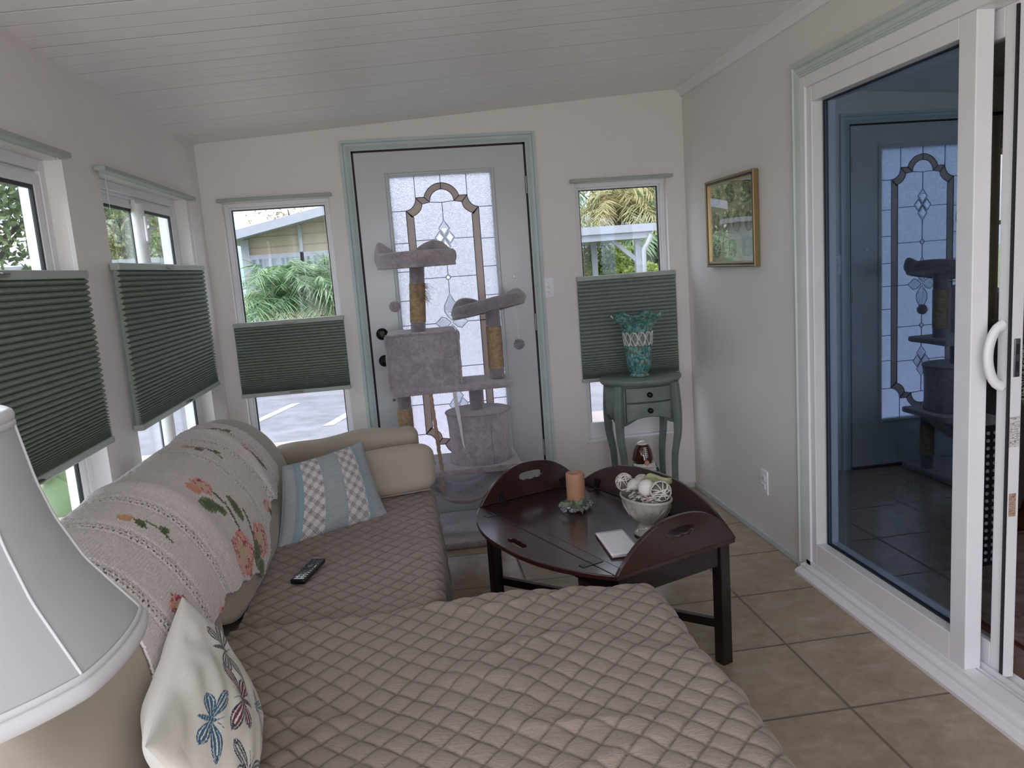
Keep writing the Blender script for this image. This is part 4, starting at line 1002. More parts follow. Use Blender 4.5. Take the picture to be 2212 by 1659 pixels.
# ================================================================== COFFEE TABLE (butler's tray table)
M_mah = NT('mahogany'); t = M_mah; v = t.coord('Object', (1, 1, 1), (0, 0, 1.18)); vv = t.n('ShaderNodeMapping'); vv.inputs['Scale'].default_value = (2, 30, 10); t.l(v, vv.inputs['Vector'])
gr = t.noise(vv.outputs[0], 2.5, 5, 0.6, 0.8); col = t.ramp(gr, [(0.3, lin('#241010')), (0.55, lin('#321615')), (0.75, lin('#3c1b19'))])
t.pbr(col, 0.28, 0, t.bump(gr, 0.05, 0.001), 0.6, coat=0.5, coatr=0.12); M_mah = t.m
M_mahd = simple('dark_mahogany_leg', '#1a0f10', 0.3, var=0.2, vs=10, coat=0.3)
TZ = 0.452; tc_ = Vector((0.597, 2.670, 0)); e1 = Vector((0.384, -0.923, 0)).normalized(); e2 = Vector((0.923, 0.384, 0)).normalized()
HL, HS = 0.447, 0.250
ct = thing('coffee_table', 'dark mahogany tray-top coffee table with three hinged flaps raised', 'coffee table', (tc_.x, tc_.y, 0))
b = MB(); b.obox(tc_ + Vector((0, 0, TZ-0.009)), e1*HL, e2*HS, (0, 0, 0.009)); top_ = obj('table_top', b, M_mah, ct, bevel=0.003)
b = MB()
for s1 in (-1, 1): b.obox(tc_ + e2*s1*(HS-0.045) + Vector((0, 0, TZ+0.0001)), e1*(HL-0.02), e2*0.0009, (0, 0, 0.0003))
for s1 in (-1, 1): b.obox(tc_ + e1*s1*(HL-0.02) + Vector((0, 0, TZ+0.0001)), e2*(HS-0.045), e1*0.0009, (0, 0, 0.0003))
obj('inlay_line', b, M_gasket, top_)
def leaf_plate(halfw, height, out_dir, along, origin, th_vec, ex=2.4):
    """segment-shaped flap with a scalloped hand hole; 2D coords (along, out)"""
    N_ = 96; hc = (0.0, height*0.60); outer, inner = [], []
    def inside(x, y): return 0 <= y <= height*(1-min(1, abs(x)/halfw)**ex)
    for i in range(N_):
        a = 2*PI*i/N_ + 0.001; lo, hi = 0, 2*halfw
        for _ in range(40):
            m_ = (lo+hi)/2
            if inside(hc[0]+m_*math.cos(a), hc[1]+m_*math.sin(a)): lo = m_
            else: hi = m_
        outer.append((hc[0]+lo*math.cos(a), hc[1]+lo*math.sin(a)))
        ax_, ay_ = 0.055, 0.0165; ca, sa = math.cos(a), math.sin(a)
        x = ax_*math.copysign(abs(ca)**0.75, ca); y = ay_*math.copysign(abs(sa)**0.6, sa)
        if sa < 0: y = y*(0.72 + 0.28*abs(math.cos(x/ax_*PI*1.5)))
        inner.append((hc[0]+x, hc[1]+y))
    # snap exact bottom corners
    for cx_ in (-halfw, halfw):
        k = min(range(N_), key=lambda i: (outer[i][0]-cx_)**2 + outer[i][1]**2); outer[k] = (cx_, 0.0)
    b = MB(); b.holed(outer, inner, origin, along, out_dir, th_vec); return b
z_ = Vector((0, 0, 1)); A0 = tc_ + Vector((0, 0, TZ))
lf = obj('flap', leaf_plate(HL, 0.142, -e2, e1, A0 - e2*(HS+0.001) - z_*0.017, z_*0.017), M_mah, ct, bevel=0.003)
tilt = (z_*math.cos(0.20) + e2*math.sin(0.20)); obj('flap', leaf_plate(HL, 0.142, tilt, e1, A0 + e2*(HS-0.010) + z_*0.001, (e2*math.cos(0.2)-z_*math.sin(0.2))*0.016), M_mah, ct, bevel=0.003)
tilt = (z_*math.cos(0.08) - e1*math.sin(0.08)); obj('flap', leaf_plate(HS, 0.140, tilt, e2, A0 - e1*(HL-0.010) + z_*0.001, (-e1*math.cos(0.08)-z_*math.sin(0.08))*0.016), M_mah, ct, bevel=0.003)
tilt = (z_*math.cos(0.08) + e1*math.sin(0.08)); obj('flap', leaf_plate(HS, 0.140, tilt, e2, A0 + e1*(HL-0.010) + z_*0.001, (e1*math.cos(0.08)-z_*math.sin(0.08))*0.016), M_mah, ct, bevel=0.003)
b = MB()
M_hinge = simple('dark_brass_hinge', '#4a4a50', 0.3, metal=0.9)
def hinge(at, along, ina, outa, nrm):
    b = MB(); c = Vector(at)
    for d in (Vector(ina), Vector(outa)):
        b.obox(c + d*0.020, along*0.013, d*0.019, nrm*0.0008 if abs(d.dot(nrm)) < .5 else along.cross(d)*0.0008)
    b.cyl(c - along*0.018, c + along*0.018, 0.0028, seg=8); return obj('hinge', b, M_hinge, ct)
for s1 in (-1, 1): hinge(A0 - e2*HS + e1*s1*(HL-0.13) + z_*0.001, e1, e2, -e2, z_)
for s1 in (-1, 1): hinge(A0 + e2*(HS-0.011) + e1*s1*(HL-0.13) + z_*0.002, e1, -e2, z_, z_)
for s0 in (-1, 1):
    for s1 in (-1, 1): hinge(A0 + e1*s0*(HL-0.011) + e2*s1*(HS-0.10) + z_*0.002, e2, -e1*s0, z_, z_)
for s0 in (-1, 1):
    for s1 in (-1, 1):
        c = tc_ + e1*s0*(HL-0.035) + e2*s1*(HS-0.035); b = MB(); b.obox(c + z_*0.217, e1*0.022, e2*0.022, z_*0.217); obj('leg', b, M_mahd, ct, bevel=0.005, seg=3)
for s1 in (-1, 1):
    b = MB(); b.obox(tc_ + e2*s1*(HS-0.032) + z_*(TZ-0.055), e1*(HL-0.057), e2*0.010, z_*0.037); obj('apron', b, M_mahd, ct)
    b = MB(); b.obox(tc_ + e1*s1*(HL-0.032) + z_*(TZ-0.055), e2*(HS-0.057), e1*0.010, z_*0.037); obj('apron', b, M_mahd, ct)
for s1 in (-1, 1):
    a = tc_ - e1*(HL-0.045) - e2*s1*(HS-0.045); c = tc_ + e1*(HL-0.045) + e2*s1*(HS-0.045); d = (c-a); L_ = d.length; d.normalize()
    b = MB(); b.obox((a+c)/2 + z_*(0.145 if s1 > 0 else 0.1452), d*L_/2, d.cross(z_)*0.011, z_*0.0155); obj('stretcher', b, M_mahd, ct, bevel=0.002)
b = MB(); a = tc_ - e2*(HS+0.06) + e1*0.10; b.cyl(a + z_*(TZ-0.022), tc_ - e2*(HS-0.16) + e1*0.10 + z_*(TZ-0.10), 0.005, seg=8); obj('flap_support', b, M_mahd, ct)
CT = TZ + 0.0005
# candle, ribbon and bead ring
cx, cy = 0.563, 2.83
cr_ = thing('candle_ring', 'ring of clear glass beads around the foot of the peach candle', 'candle ring', (cx, cy, CT))
Mbead = NT('clear_grey_bead'); t = Mbead; t.pbr(lin('#d4dade'), 0.02, 0, None, 0.8, trans=0.92, ior=1.5); Mbead = t.m
bead0 = None
for k in range(34):
    a = k*2.399; rr_ = 0.046 + 0.018*((k*7) % 5)/4; z = 0.008 + 0.010*((k*3) % 4)/3
    if bead0 is None:
        b = MB(); b.sphere((0, 0, 0), 0.0095, 10, 7, (1, 1, 0.8)); bead0 = lobj('bead', b, Mbead, cr_); o = bead0
    else:
        o = bead0.copy(); COL.objects.link(o); o.parent = cr_
    o.location = (rr_*math.cos(a), rr_*math.sin(a), z); o.scale = (1, 1, 1) if k % 3 else (1.2, 1.2, 1)
cd = thing('pillar_candle', 'peach pillar candle standing on the mahogany coffee table', 'candle', (cx, cy, CT))
t = NT('peach_wax'); v = t.coord('Object'); t.pbr(t.ramp(t.noise(v, 12, 3), [(0.3, lin('#a67c62')), (0.7, lin('#b38b72'))]), 0.45, 0, None, 0.4, sss=0.12); M_wax = t.m
b = MB(); b.lathe([(0, 0), (0.0345, 0), (0.036, 0.003), (0.036, 0.137), (0.035, 0.141), (0.032, 0.142), (0.012, 0.1405), (0.009, 0.134), (0, 0.133)], (cx, cy, CT+0.002), 40); obj('wax', b, M_wax, cd)
b = MB(); b.cyl((cx, cy, CT+0.127), (cx+0.001, cy, CT+0.137), 0.0012, seg=6); obj('wick', b, M_gasket, cd)
M_rib = simple('sage_satin_ribbon', '#596650', 0.4, var=0.1, sheen=0.3)
rb = thing('candle_ribbon', 'sage green ribbon tied around the base of the peach candle', 'ribbon', (cx, cy, CT))
b = MB(); b.lathe([(0.0375, 0.012), (0.0395, 0.018), (0.0385, 0.030), (0.040, 0.036), (0.0375, 0.042)], (cx, cy, CT), 40, fr=lambda a, z, i: 1+0.02*math.sin(a*7+i)); obj('ribbon_band', b, M_rib, rb)
def strip(pts, w, wdir, b):
    pts = [Vector(p) for p in pts]; wd = Vector(wdir); n = len(pts)
    ws = w if isinstance(w, list) else [w]*n
    V = []
    for p, ww in zip(pts, ws): V += [p - wd*ww, p + wd*ww]
    b.add(V, [(2*i, 2*i+1, 2*i+3, 2*i+2) for i in range(n-1)], True)
kx, ky, kz = cx-0.012, cy-0.040, CT+0.028
for pts in ([(0,0,0), (-0.02,-0.012,0.010), (-0.045,-0.01,0.006), (-0.060,0.0,0.016)], [(0,0,0), (0.015,-0.016,-0.01), (0.022,-0.026,-0.02), (0.02,-0.034,-0.024)], [(0,0,0), (0.022,-0.008,0.012), (0.034,-0.004,0.014), (0.022,0.0,0.004), (0,0,0)], [(0,0,0), (-0.01,-0.012,0.016), (-0.022,-0.014,0.02), (-0.024,-0.004,0.008), (0,0,0)]):
    b = MB(); strip([(kx+p[0], ky+p[1], kz+p[2]) for p in pts], [0.004] + [0.010]*(len(pts)-1), (0.15, 0.1, 0.98), b); o = obj('ribbon_tail', b, M_rib, rb, recalc=False); m = o.modifiers.new('t', 'SOLIDIFY'); m.thickness = 0.0008
    m = o.modifiers.new('s', 'SUBSURF'); m.levels = m.render_levels = 2
# footed planter
px_, py_ = 0.735, 2.478
pb = thing('footed_bowl', 'glazed grey-beige footed bowl holding dried decorations on the coffee table', 'bowl', (px_, py_, CT))
t = NT('greige_glaze'); v = t.coord('Object'); t.pbr(t.ramp(t.noise(v, 14, 4), [(0.3, lin('#85807a')), (0.7, lin('#a5a199'))]), 0.14, 0, None, 0.6, coat=0.4); M_glaze = t.m
ang = math.atan2(e1.y, e1.x); ca_, sa_ = math.cos(ang), math.sin(ang)
def oval(rx, ry, a): x, y = rx*math.cos(a), ry*math.sin(a); return (px_ + x*ca_ - y*sa_, py_ + x*sa_ + y*ca_)
bprof = [(0.042, 0.0), (0.047, 0.004), (0.046, 0.012), (0.034, 0.022), (0.027, 0.034), (0.030, 0.044), (0.050, 0.056), (0.066, 0.074), (0.077, 0.096), (0.083, 0.118), (0.085, 0.126), (0.090, 0.131), (0.089, 0.139), (0.084, 0.140), (0.078, 0.132), (0.070, 0.100), (0.045, 0.070), (0.0, 0.064)]
def bowlf(u, v):
    i = min(len(bprof)-1, int(round(v*(len(bprof)-1)))); r, z = bprof[i]; a = u*2*PI; k = min(1, z/0.09)
    r2 = r*(1 + (0.035*abs(math.sin(a*7 + (z-0.08)*40)) + 0.02*math.sin(a*14) if 6 < i < 10 else 0)); x, y = oval(r2*(1+0.22*k), r2*(1-0.16*k), a); return (x, y, CT+z)
b = MB(); b.grid(bowlf, 72, len(bprof)-1, cu=True); obj('bowl_body', b, M_glaze, pb, subsurf=1)
b = MB()
for s1 in (0, 1):
    for k in range(9):   # raised arches and rosettes
        a0 = 2*PI*k/9; pts = []
        for i in range(13):
            t_ = i/12; a = a0 + (t_-0.5)*0.62; z = 0.078 + 0.030*math.sin(t_*PI) + (0.006 if s1 else 0)
            r = np.interp(z, [p[1] for p in bprof[5:11]], [p[0] for p in bprof[5:11]])*1.01; k2 = min(1, z/0.09); x, y = oval(r*(1+0.22*k2), r*(1-0.16*k2), a); pts.append((x, y, CT+z))
        b.tube(pts, 0.0022 if not s1 else 0.0014, 5)
obj('relief', b, M_glaze, pb)
M_pot = simple('bleached_wood_filling', '#b8aea4', 0.8, var=0.35, vs=60)
b = MB(); rnd = random.Random(4)
for k in range(90):
    a = rnd.uniform(0, 2*PI); rr_ = math.sqrt(rnd.random())*0.068; x, y = oval(rr_*1.15, rr_*0.78, a); z = CT + 0.126 + rnd.uniform(0, 0.020); d = Vector((rnd.uniform(-1, 1), rnd.uniform(-1, 1), rnd.uniform(-.4, .4))).normalized()
    p = Vector((x, y, z)); b.tube([p - d*0.010, p + z_*0.003, p + d*0.010], [0.001, 0.004, 0.001], 5)
tag(obj('potpourri', b, M_pot, None, loc=(px_, py_, CT+0.11)), 'bleached wood shavings filling the footed bowl', 'potpourri', kind='stuff')
M_rattan = simple('whitewashed_rattan', '#c9c3bd', 0.7, var=0.12, vs=40); M_core = simple('rattan_shadow_core', '#6d645d', 0.9)
def rattan(c, r, seed, label):
    o = thing('rattan_ball', label, 'decorative ball', c, 'decorations in the footed bowl'); rnd = random.Random(seed); b = MB(); c = Vector(c)
    for k in range(15):
        n = Vector((rnd.gauss(0, 1), rnd.gauss(0, 1), rnd.gauss(0, 1))).normalized(); u = n.orthogonal().normalized(); w = n.cross(u); off = rnd.uniform(-0.45, 0.45); q = math.sqrt(1-off*off); ph = rnd.uniform(0, 6)
        b.tube([c + n*r*(off+0.06*math.sin(3*a+ph)) + (u*math.cos(a) + w*math.sin(a))*r*q*(1+0.02*math.sin(5*a+k)) for a in np.linspace(0, 2*PI, 29)[:-1]], 0.0021, 5, closed=True)
    obj('cane_strands', b, M_rattan, o); b = MB(); b.sphere(c, r*0.86, 16, 10); obj('core', b, M_core, o)
def at_px_bowl(dx, dy, dz): return (px_+dx, py_+dy, CT+dz)
rattan(at_px_bowl(-0.050, 0.085, 0.168), 0.030, 1, 'whitewashed rattan ball at the far end of the bowl')
rattan(at_px_bowl(0.038, -0.050, 0.163), 0.034, 2, 'whitewashed rattan ball at the near end of the bowl')
M_wball = simple('chalky_white', '#d2cecb', 0.8, var=0.03)
for (p, r, lb) in ((at_px_bowl(0.004, -0.004, 0.165), 0.030, 'plain white ball in the middle of the bowl, nearest the notebook'), (at_px_bowl(0.012, 0.078, 0.163), 0.028, 'plain white ball at the back of the bowl beside the green leaf')):
    b = MB(); b.sphere(p, r, 24, 16, (1, 1, 1.0)); tag(obj('white_ball', b, M_wball, None, loc=p), lb, 'decorative ball', 'decorations in the footed bowl')
b = MB(); c = Vector(at_px_bowl(-0.022, 0.030, 0.177)); d = Vector((0.75, 0.45, 0.30)).normalized()
rr_ = [0.001, 0.013, 0.019, 0.021, 0.019, 0.014, 0.007, 0.001]; b.tube([c + d*(i/7-0.5)*0.098 + z_*0.004*math.sin(i*1.2) for i in range(8)], rr_, 14)
tag(obj('seed_pod', b, simple('pale_seed_pod', '#bdb8b4', 0.8, var=0.2, vs=60, bs=0.8, bscale=150, bd=0.003), None, loc=tuple(c)), 'long pale wrinkled pod lying across the bowl', 'seed pod', 'decorations in the footed bowl')
b = MB(); c = Vector(at_px_bowl(0.030, 0.030, 0.172)); d = Vector((0.88, -0.05, 0.15)).normalized(); w = Vector((0.05, 0.9, 0.25))
def lfn(u, v): s = v; ww = min(1, s*3.2)**0.8*min(1, (1-s)*2.4)**0.7*0.034; return tuple(c + d*(s*0.105-0.03) + w*(u-0.5)*2*ww + z_*(0.004*math.cos(u*6*PI) + 0.010*abs(u-0.5)*2 + 0.008*math.sin(s*6) - 0.016*s))
b.grid(lfn, 18, 16); o = obj('dried_leaf', b, simple('pale_green_leaf', '#a0a27c', 0.7, var=0.15, vs=60), None, loc=tuple(c), recalc=False); m = o.modifiers.new('t', 'SOLIDIFY'); m.thickness = 0.001
tag(o, 'pale green dried leaf sticking out of the footed bowl', 'dried leaf', 'decorations in the footed bowl')
# notebook
nb = thing('notebook', 'small white notebook with brown back cover lying on the coffee table', 'notebook', (0.608, 2.41, CT))
b = MB(); b.rbox((0.610, 2.408, CT+0.0012), (0.050, 0.113, 0.0012), 0.001, 2); obj('back_cover', b, simple('brown_cover', '#5a2a26', 0.5), nb)
b = MB(); b.box(0.563, 0.657, 2.300, 2.520, CT+0.0024, CT+0.009); obj('pages', b, simple('notebook_pages', '#c9c9cf', 0.7), nb)
def covf(u, v): x = 0.5607+u*0.099; y = 2.298+v*0.225; return (x, y, CT+0.0095 + 0.006*u*u*(0.3+0.7*(1-v)) + 0.001*math.sin(v*5))
b = MB(); b.grid(covf, 12, 12); o = obj('front_cover', b, simple('white_card', '#e2e2ea', 0.5, var=0.02), nb, recalc=False); m = o.modifiers.new('t', 'SOLIDIFY'); m.thickness = 0.0008; m.offset = 1

# ================================================================== SIDE TABLE, VASE, GNOME JAR
def sage_mat():
    t = NT('distressed_sage_paint'); v = t.coord('Object'); a = t.noise(v, 9, 5, 0.6); w = t.noise(v, 28, 6, 0.75)
    base = t.ramp(a, [(0.3, lin('#64716c')), (0.7, lin('#7a8882'))]); f = t.ramp(w, [(0.70, (0, 0, 0)), (0.74, (1, 1, 1))])
    t.pbr(t.mixc(f, base, lin('#6e5848')), 0.42, 0, t.bump(a, 0.1, 0.002)); return t.m
M_sage = sage_mat()
SX, SY = 1.205, 4.06
stt = thing('accent_table', 'small oval sage-green accent table with two drawers in the far corner', 'side table', (SX, SY, 0))
def ovalpts(rx, ry, n=64, e=0.9): return [(rx*math.copysign(abs(math.cos(a))**e, math.cos(a)), ry*math.copysign(abs(math.sin(a))**e, math.sin(a))) for a in [i/n*2*PI for i in range(n)]]
b = MB()
tp = [(0.0, 0.722), (0.955, 0.722), (0.965, 0.727), (0.985, 0.731), (1.0, 0.738), (1.0, 0.746), (0.992, 0.751), (0.0, 0.752)]
b.grid(lambda u, v: (lambda i, a: (SX + 0.226*tp[i][0]*math.cos(a), SY + 0.183*tp[i][0]*math.sin(a), tp[i][1]))(int(round(v*(len(tp)-1))), u*2*PI), 72, len(tp)-1, cu=True)
obj('table_top', b, M_sage, stt)
b = MB()    # curved body with a shaped lower edge
def apz(a):
    return 0.512 + 0.030*math.sin(a*2+PI/2)**2 + 0.012*math.cos(a*4)
def body(u, v):
    a = u*2*PI; k = 1.0; return (SX + 0.192*math.copysign(abs(math.cos(a))**.8, math.cos(a)), SY + 0.148*math.copysign(abs(math.sin(a))**.8, math.sin(a)), apz(a)*(1-v) + 0.723*v)
b.grid(body, 96, 2, cu=True); obj('table_body', b, M_sage, stt).modifiers.new('t', 'SOLIDIFY').thickness = 0.012
for k, (z0_, z1_) in enumerate(((0.632, 0.708), (0.545, 0.624))):
    b = MB(); nseg = 16; V = []
    for i in range(nseg+1):
        x = -0.122 + 0.244*i/nseg; y = -0.148*math.sqrt(max(0, 1-(abs(x)/0.192)**2.5))**0.8
        zb_ = z0_ + (0 if k == 0 else 0.0 - 0.026*(abs(x)/0.122)**2 + 0.006)
        V += [(SX+x, SY+y-0.008, zb_), (SX+x, SY+y-0.008, z1_), (SX+x, SY+y+0.004, zb_), (SX+x, SY+y+0.004, z1_)]
    F = []
    for i in range(nseg):
        a = 4*i; F += [(a, a+4, a+5, a+1), (a+1, a+5, a+7, a+3), (a, a+2, a+6, a+4), (a+2, a+3, a+7, a+6)]
    F += [(0, 1, 3, 2), (4*nseg, 4*nseg+2, 4*nseg+3, 4*nseg+1)]; b.add(V, F); d_ = obj('drawer', b, M_sage, stt, bevel=0.002)
    b = MB()
    V2, F2 = [], []
    for i in range(nseg+1):
        x = -0.1250 + 0.250*i/nseg; y = -0.148*math.sqrt(max(0, 1-(abs(x)/0.192)**2.5))**0.8
        zb_ = z0_ - 0.0025 + (0 if k == 0 else 0.006 - 0.026*(abs(x)/0.125)**2)
        V2 += [(SX+x, SY+y-0.0045, zb_), (SX+x, SY+y-0.0045, z1_+0.0025), (SX+x, SY+y+0.003, zb_), (SX+x, SY+y+0.003, z1_+0.0025)]
    for i in range(nseg):
        a = 4*i; F2 += [(a, a+4, a+5, a+1), (a+1, a+5, a+7, a+3), (a, a+2, a+6, a+4), (a+2, a+3, a+7, a+6)]
    b.add(V2, F2)
    obj('drawer_gap', b, M_gasket, d_)
    b = MB(); b.lathe([(0, 0), (0.013, 0), (0.015, 0.003), (0.012, 0.006), (0.006, 0.008), (0.006, 0.014), (0.0125, 0.017), (0.014, 0.022), (0.009, 0.027), (0, 0.028)], (0, 0, 0), 24)
    zz = (z0_+z1_)/2; b.v = [(SX + p[0], SY - 0.152 - p[2], zz + p[1]) for p in b.v]; obj('knob', b, simple('antique_black_knob_%d' % k, '#22211f', 0.35, metal=0.6), d_)
for sx_ in (-1, 1):
    for sy_ in (-1, 1):
        b = MB(); n = 26; pts = []; rr_ = []
        for i in range(n+1):
            t_ = i/n; z = 0.722*(1-t_); q = (0.722-z)/0.722
            out = 0.010*math.sin(min(1, q/0.55)*PI) - 0.012*max(0, math.sin((q-0.4)/0.6*PI)) * (1 if q > .4 else 0) + 0.010*max(0, (q-0.85)/0.15)
            pts.append((SX + sx_*(0.152+out), SY + sy_*(0.116+out*0.7), z)); rr_.append(0.027 - 0.008*math.sin(min(1, max(0, (q-0.25)/0.6))*PI/2))
        b.tube(pts, rr_, 4); obj('leg', b, M_sage, stt, bevel=0.003)
b = MB(); b.grid(lambda u, v: (lambda r, z: (SX + 0.150*r*math.cos(u*2*PI), SY + 0.125*r*math.sin(u*2*PI), z))(*[(0, .142), (.96, .142), (1, .147), (1, .156), (.97, .160), (0, .160)][int(round(v*5))]), 48, 5, cu=True); obj('lower_shelf', b, M_sage, stt)
# vase
VX, VY, VZ = 1.195, 4.035, 0.7525
va = thing('glass_vase', 'turquoise speckled glass vase with ruffled rim and clear middle band', 'vase', (VX, VY, VZ))
def vglass(name, tcol, op):
    t = NT(name); v = t.coord('Object', (1, 1, 0.7)); n1 = t.noise(v, 48, 3, 0.5, 1.4); n2 = t.noise(v, 55, 3, 0.55, 1.0)
    c1 = t.ramp(n1, [(0.34, lin('#467472')), (0.5, lin(tcol)), (0.64, lin('#a4cdc7'))]); f = t.ramp(n2, [(0.58, (0, 0, 0)), (0.63, (1, 1, 1))])
    t.pbr(t.mixc(f, c1, lin('#8e6f5c')), 0.06, 0, None, 0.7, trans=op, coat=0.3, ior=1.2); return t.m
M_turq = vglass('turquoise_speckled_glass', '#64a5a1', 0.35)
M_clr = NT('clear_swirl_glass'); M_clr.pbr(lin('#e6eeec'), 0.04, 0, None, 0.9, trans=0.85, ior=1.4); M_clr = M_clr.m
def vl(pr, fr=None, seg=64):
    b = MB(); b.lathe(pr, (VX, VY, VZ), seg, fr=fr); return b
low = [(0, 0.002), (0.048, 0), (0.055, 0.004), (0.056, 0.010), (0.046, 0.017), (0.050, 0.024), (0.060, 0.036), (0.066, 0.06), (0.069, 0.10), (0.071, 0.14), (0.073, 0.172), (0.070, 0.172), (0.066, 0.10), (0.058, 0.04), (0, 0.03)]
obj('vase_body', vl(low), M_turq, va)
ruf = lambda a, z, i: 1 + (0.10*max(0, (z-0.26)/0.08))*math.sin(a*6+0.5)
up = [(0.079, 0.248), (0.086, 0.268), (0.097, 0.289), (0.112, 0.309), (0.129, 0.325), (0.143, 0.334), (0.141, 0.338), (0.126, 0.330), (0.108, 0.314), (0.093, 0.292), (0.082, 0.268), (0.076, 0.248)]
b = MB()
def upf(u, v):
    i = int(round(v*(len(up)-1))); r, z = up[i]; a = u*2*PI; f = max(0, (z-0.27)/0.07); r2 = r*(1+0.07*f*math.sin(a*6+0.5)); z2 = z + 0.012*f*math.cos(a*6+0.9); return (VX+r2*math.cos(a), VY+r2*math.sin(a), VZ+z2)
b.grid(upf, 96, len(up)-1, cu=True); obj('ruffled_rim', b, M_turq, va)
b = MB(); b.lathe([(0.072, 0.170), (0.0735, 0.19), (0.076, 0.22), (0.079, 0.250), (0.077, 0.250), (0.073, 0.21), (0.070, 0.170)], (VX, VY, VZ), 48)
for k in range(12):
    a0 = 2*PI*k/12
    for s1 in (-1, 1):
        pts = []
        for i in range(25):
            t_ = i/24; z = 0.174 + 0.072*(0.5-0.5*math.cos(t_*2*PI*1.0)) if s1 > 0 else 0.246 - 0.072*(0.5-0.5*math.cos(t_*2*PI)); a = a0 + s1*t_*0.95 + 0.06*math.sin(t_*12); r = np.interp(z, [0.17, 0.25], [0.0745, 0.0815])
            pts.append((VX+r*math.cos(a), VY+r*math.sin(a), VZ+z))
        sw = MB() if (k == 0 and s1 == -1) else sw
        sw.tube(pts, 0.0027, 6)
bandp = obj('clear_band', b, M_clr, va); obj('swirl_relief', sw, simple('frosted_white_glass', '#c9d2d0', 0.08, var=0.25, vs=90, coat=0.5), bandp)
# gnome jar
GX, GY, GZ = 1.190, 4.03, 0.1605
gn = thing('gnome_jar', 'ceramic gnome cookie jar wearing a brown football hat, on the table shelf', 'cookie jar', (GX, GY, GZ))
M_cer = simple('white_glazed_ceramic', '#e4e2e0', 0.12, var=0.02, coat=0.5); M_brn = simple('brown_glazed_ceramic', '#4a1e14', 0.1, var=0.15, coat=0.6); M_skin = simple('peach_glazed_ceramic', '#dba184', 0.15); M_grn = simple('green_striped_ceramic', '#2f4a3c', 0.2)
b = MB(); b.lathe([(0, 0), (0.058, 0), (0.064, 0.008), (0.066, 0.04), (0.062, 0.08), (0.056, 0.11), (0, 0.112)], (GX, GY, GZ), 36); obj('jar_body', b, M_grn, gn)
b = MB()
def beard(u, v):
    a = -PI/2 + (u-0.5)*2.5; z = 0.112 - v*0.105; w = 1 - v*0.35; r = 0.060 + 0.014*math.sin(PI*min(1, v*1.1)) + 0.003*math.sin(u*40+v*6) ; a = -PI/2 + (u-0.5)*2.5*w
    return (GX + r*math.cos(a), GY + r*math.sin(a), GZ+z)
b.grid(beard, 40, 16); o = obj('beard', b, M_cer, gn, recalc=False); m = o.modifiers.new('t', 'SOLIDIFY'); m.thickness = 0.014; m.offset = 0
b = MB()
for s1 in (-1, 1): b.tube([(GX, GY-0.074, GZ+0.106), (GX+s1*0.02, GY-0.074, GZ+0.104), (GX+s1*0.040, GY-0.064, GZ+0.094), (GX+s1*0.052, GY-0.05, GZ+0.098)], [0.012, 0.014, 0.009, 0.003], 10)
obj('moustache', b, M_cer, gn)
b = MB(); b.sphere((GX, GY-0.078, GZ+0.122), 0.015, 20, 14); obj('nose', b, M_skin, gn)
b = MB(); b.lathe([(0.062, 0.122), (0.066, 0.127), (0.064, 0.136), (0.061, 0.155), (0.054, 0.180), (0.043, 0.202), (0.032, 0.216), (0.024, 0.222), (0, 0.222)], (GX, GY, GZ), 40, fr=lambda a, z, i: 1+ (0.02*math.sin(a*3) if i < 3 else 0)); hat = obj('football_hat', b, M_brn, gn)
b = MB(); b.lathe([(0.034, 0.211), (0.0335, 0.217), (0.025, 0.225), (0.014, 0.230), (0, 0.231)], (GX, GY, GZ), 32); obj('hat_tip', b, M_cer, hat, label='white rounded tip')
b = MB(); b.tube([(GX+0.002, GY-0.064, GZ+0.150), (GX+0.003, GY-0.055, GZ+0.180), (GX+0.002, GY-0.043, GZ+0.204)], 0.0028, 6)
for k in range(6):
    t_ = k/5; z = 0.152+t_*0.048; r = np.interp(z, [0.150, 0.178, 0.202], [0.0635, 0.056, 0.044]); b.tube([(GX-0.010, GY-r*0.985, GZ+z), (GX+0.002, GY-r-0.001, GZ+z), (GX+0.014, GY-r*0.985, GZ+z)], 0.0024, 6)
obj('laces', b, M_cer, hat)
for s1 in (-1, 1):
    b = MB(); b.tube([(GX+s1*0.058, GY-0.02, GZ+0.10), (GX+s1*0.074, GY-0.035, GZ+0.065), (GX+s1*0.052, GY-0.066, GZ+0.040)], [0.014, 0.016, 0.012], 12); obj('arm', b, M_grn, gn)
    b = MB(); b.sphere((GX+s1*0.046, GY-0.073, GZ+0.038), 0.013, 14, 10); obj('hand', b, M_skin, gn)
    b = MB()
    for z in (0.05, 0.07, 0.09): b.tube([(GX+s1*(0.066+0.018*math.cos(q)), GY-0.032+0.018*math.sin(q), GZ+z) for q in np.linspace(0, 2*PI, 17)[:-1]], 0.0022, 5, closed=True)
    obj('sleeve_stripe', b, M_cer, gn)

gn.scale = (0.9, 0.9, 1.0)
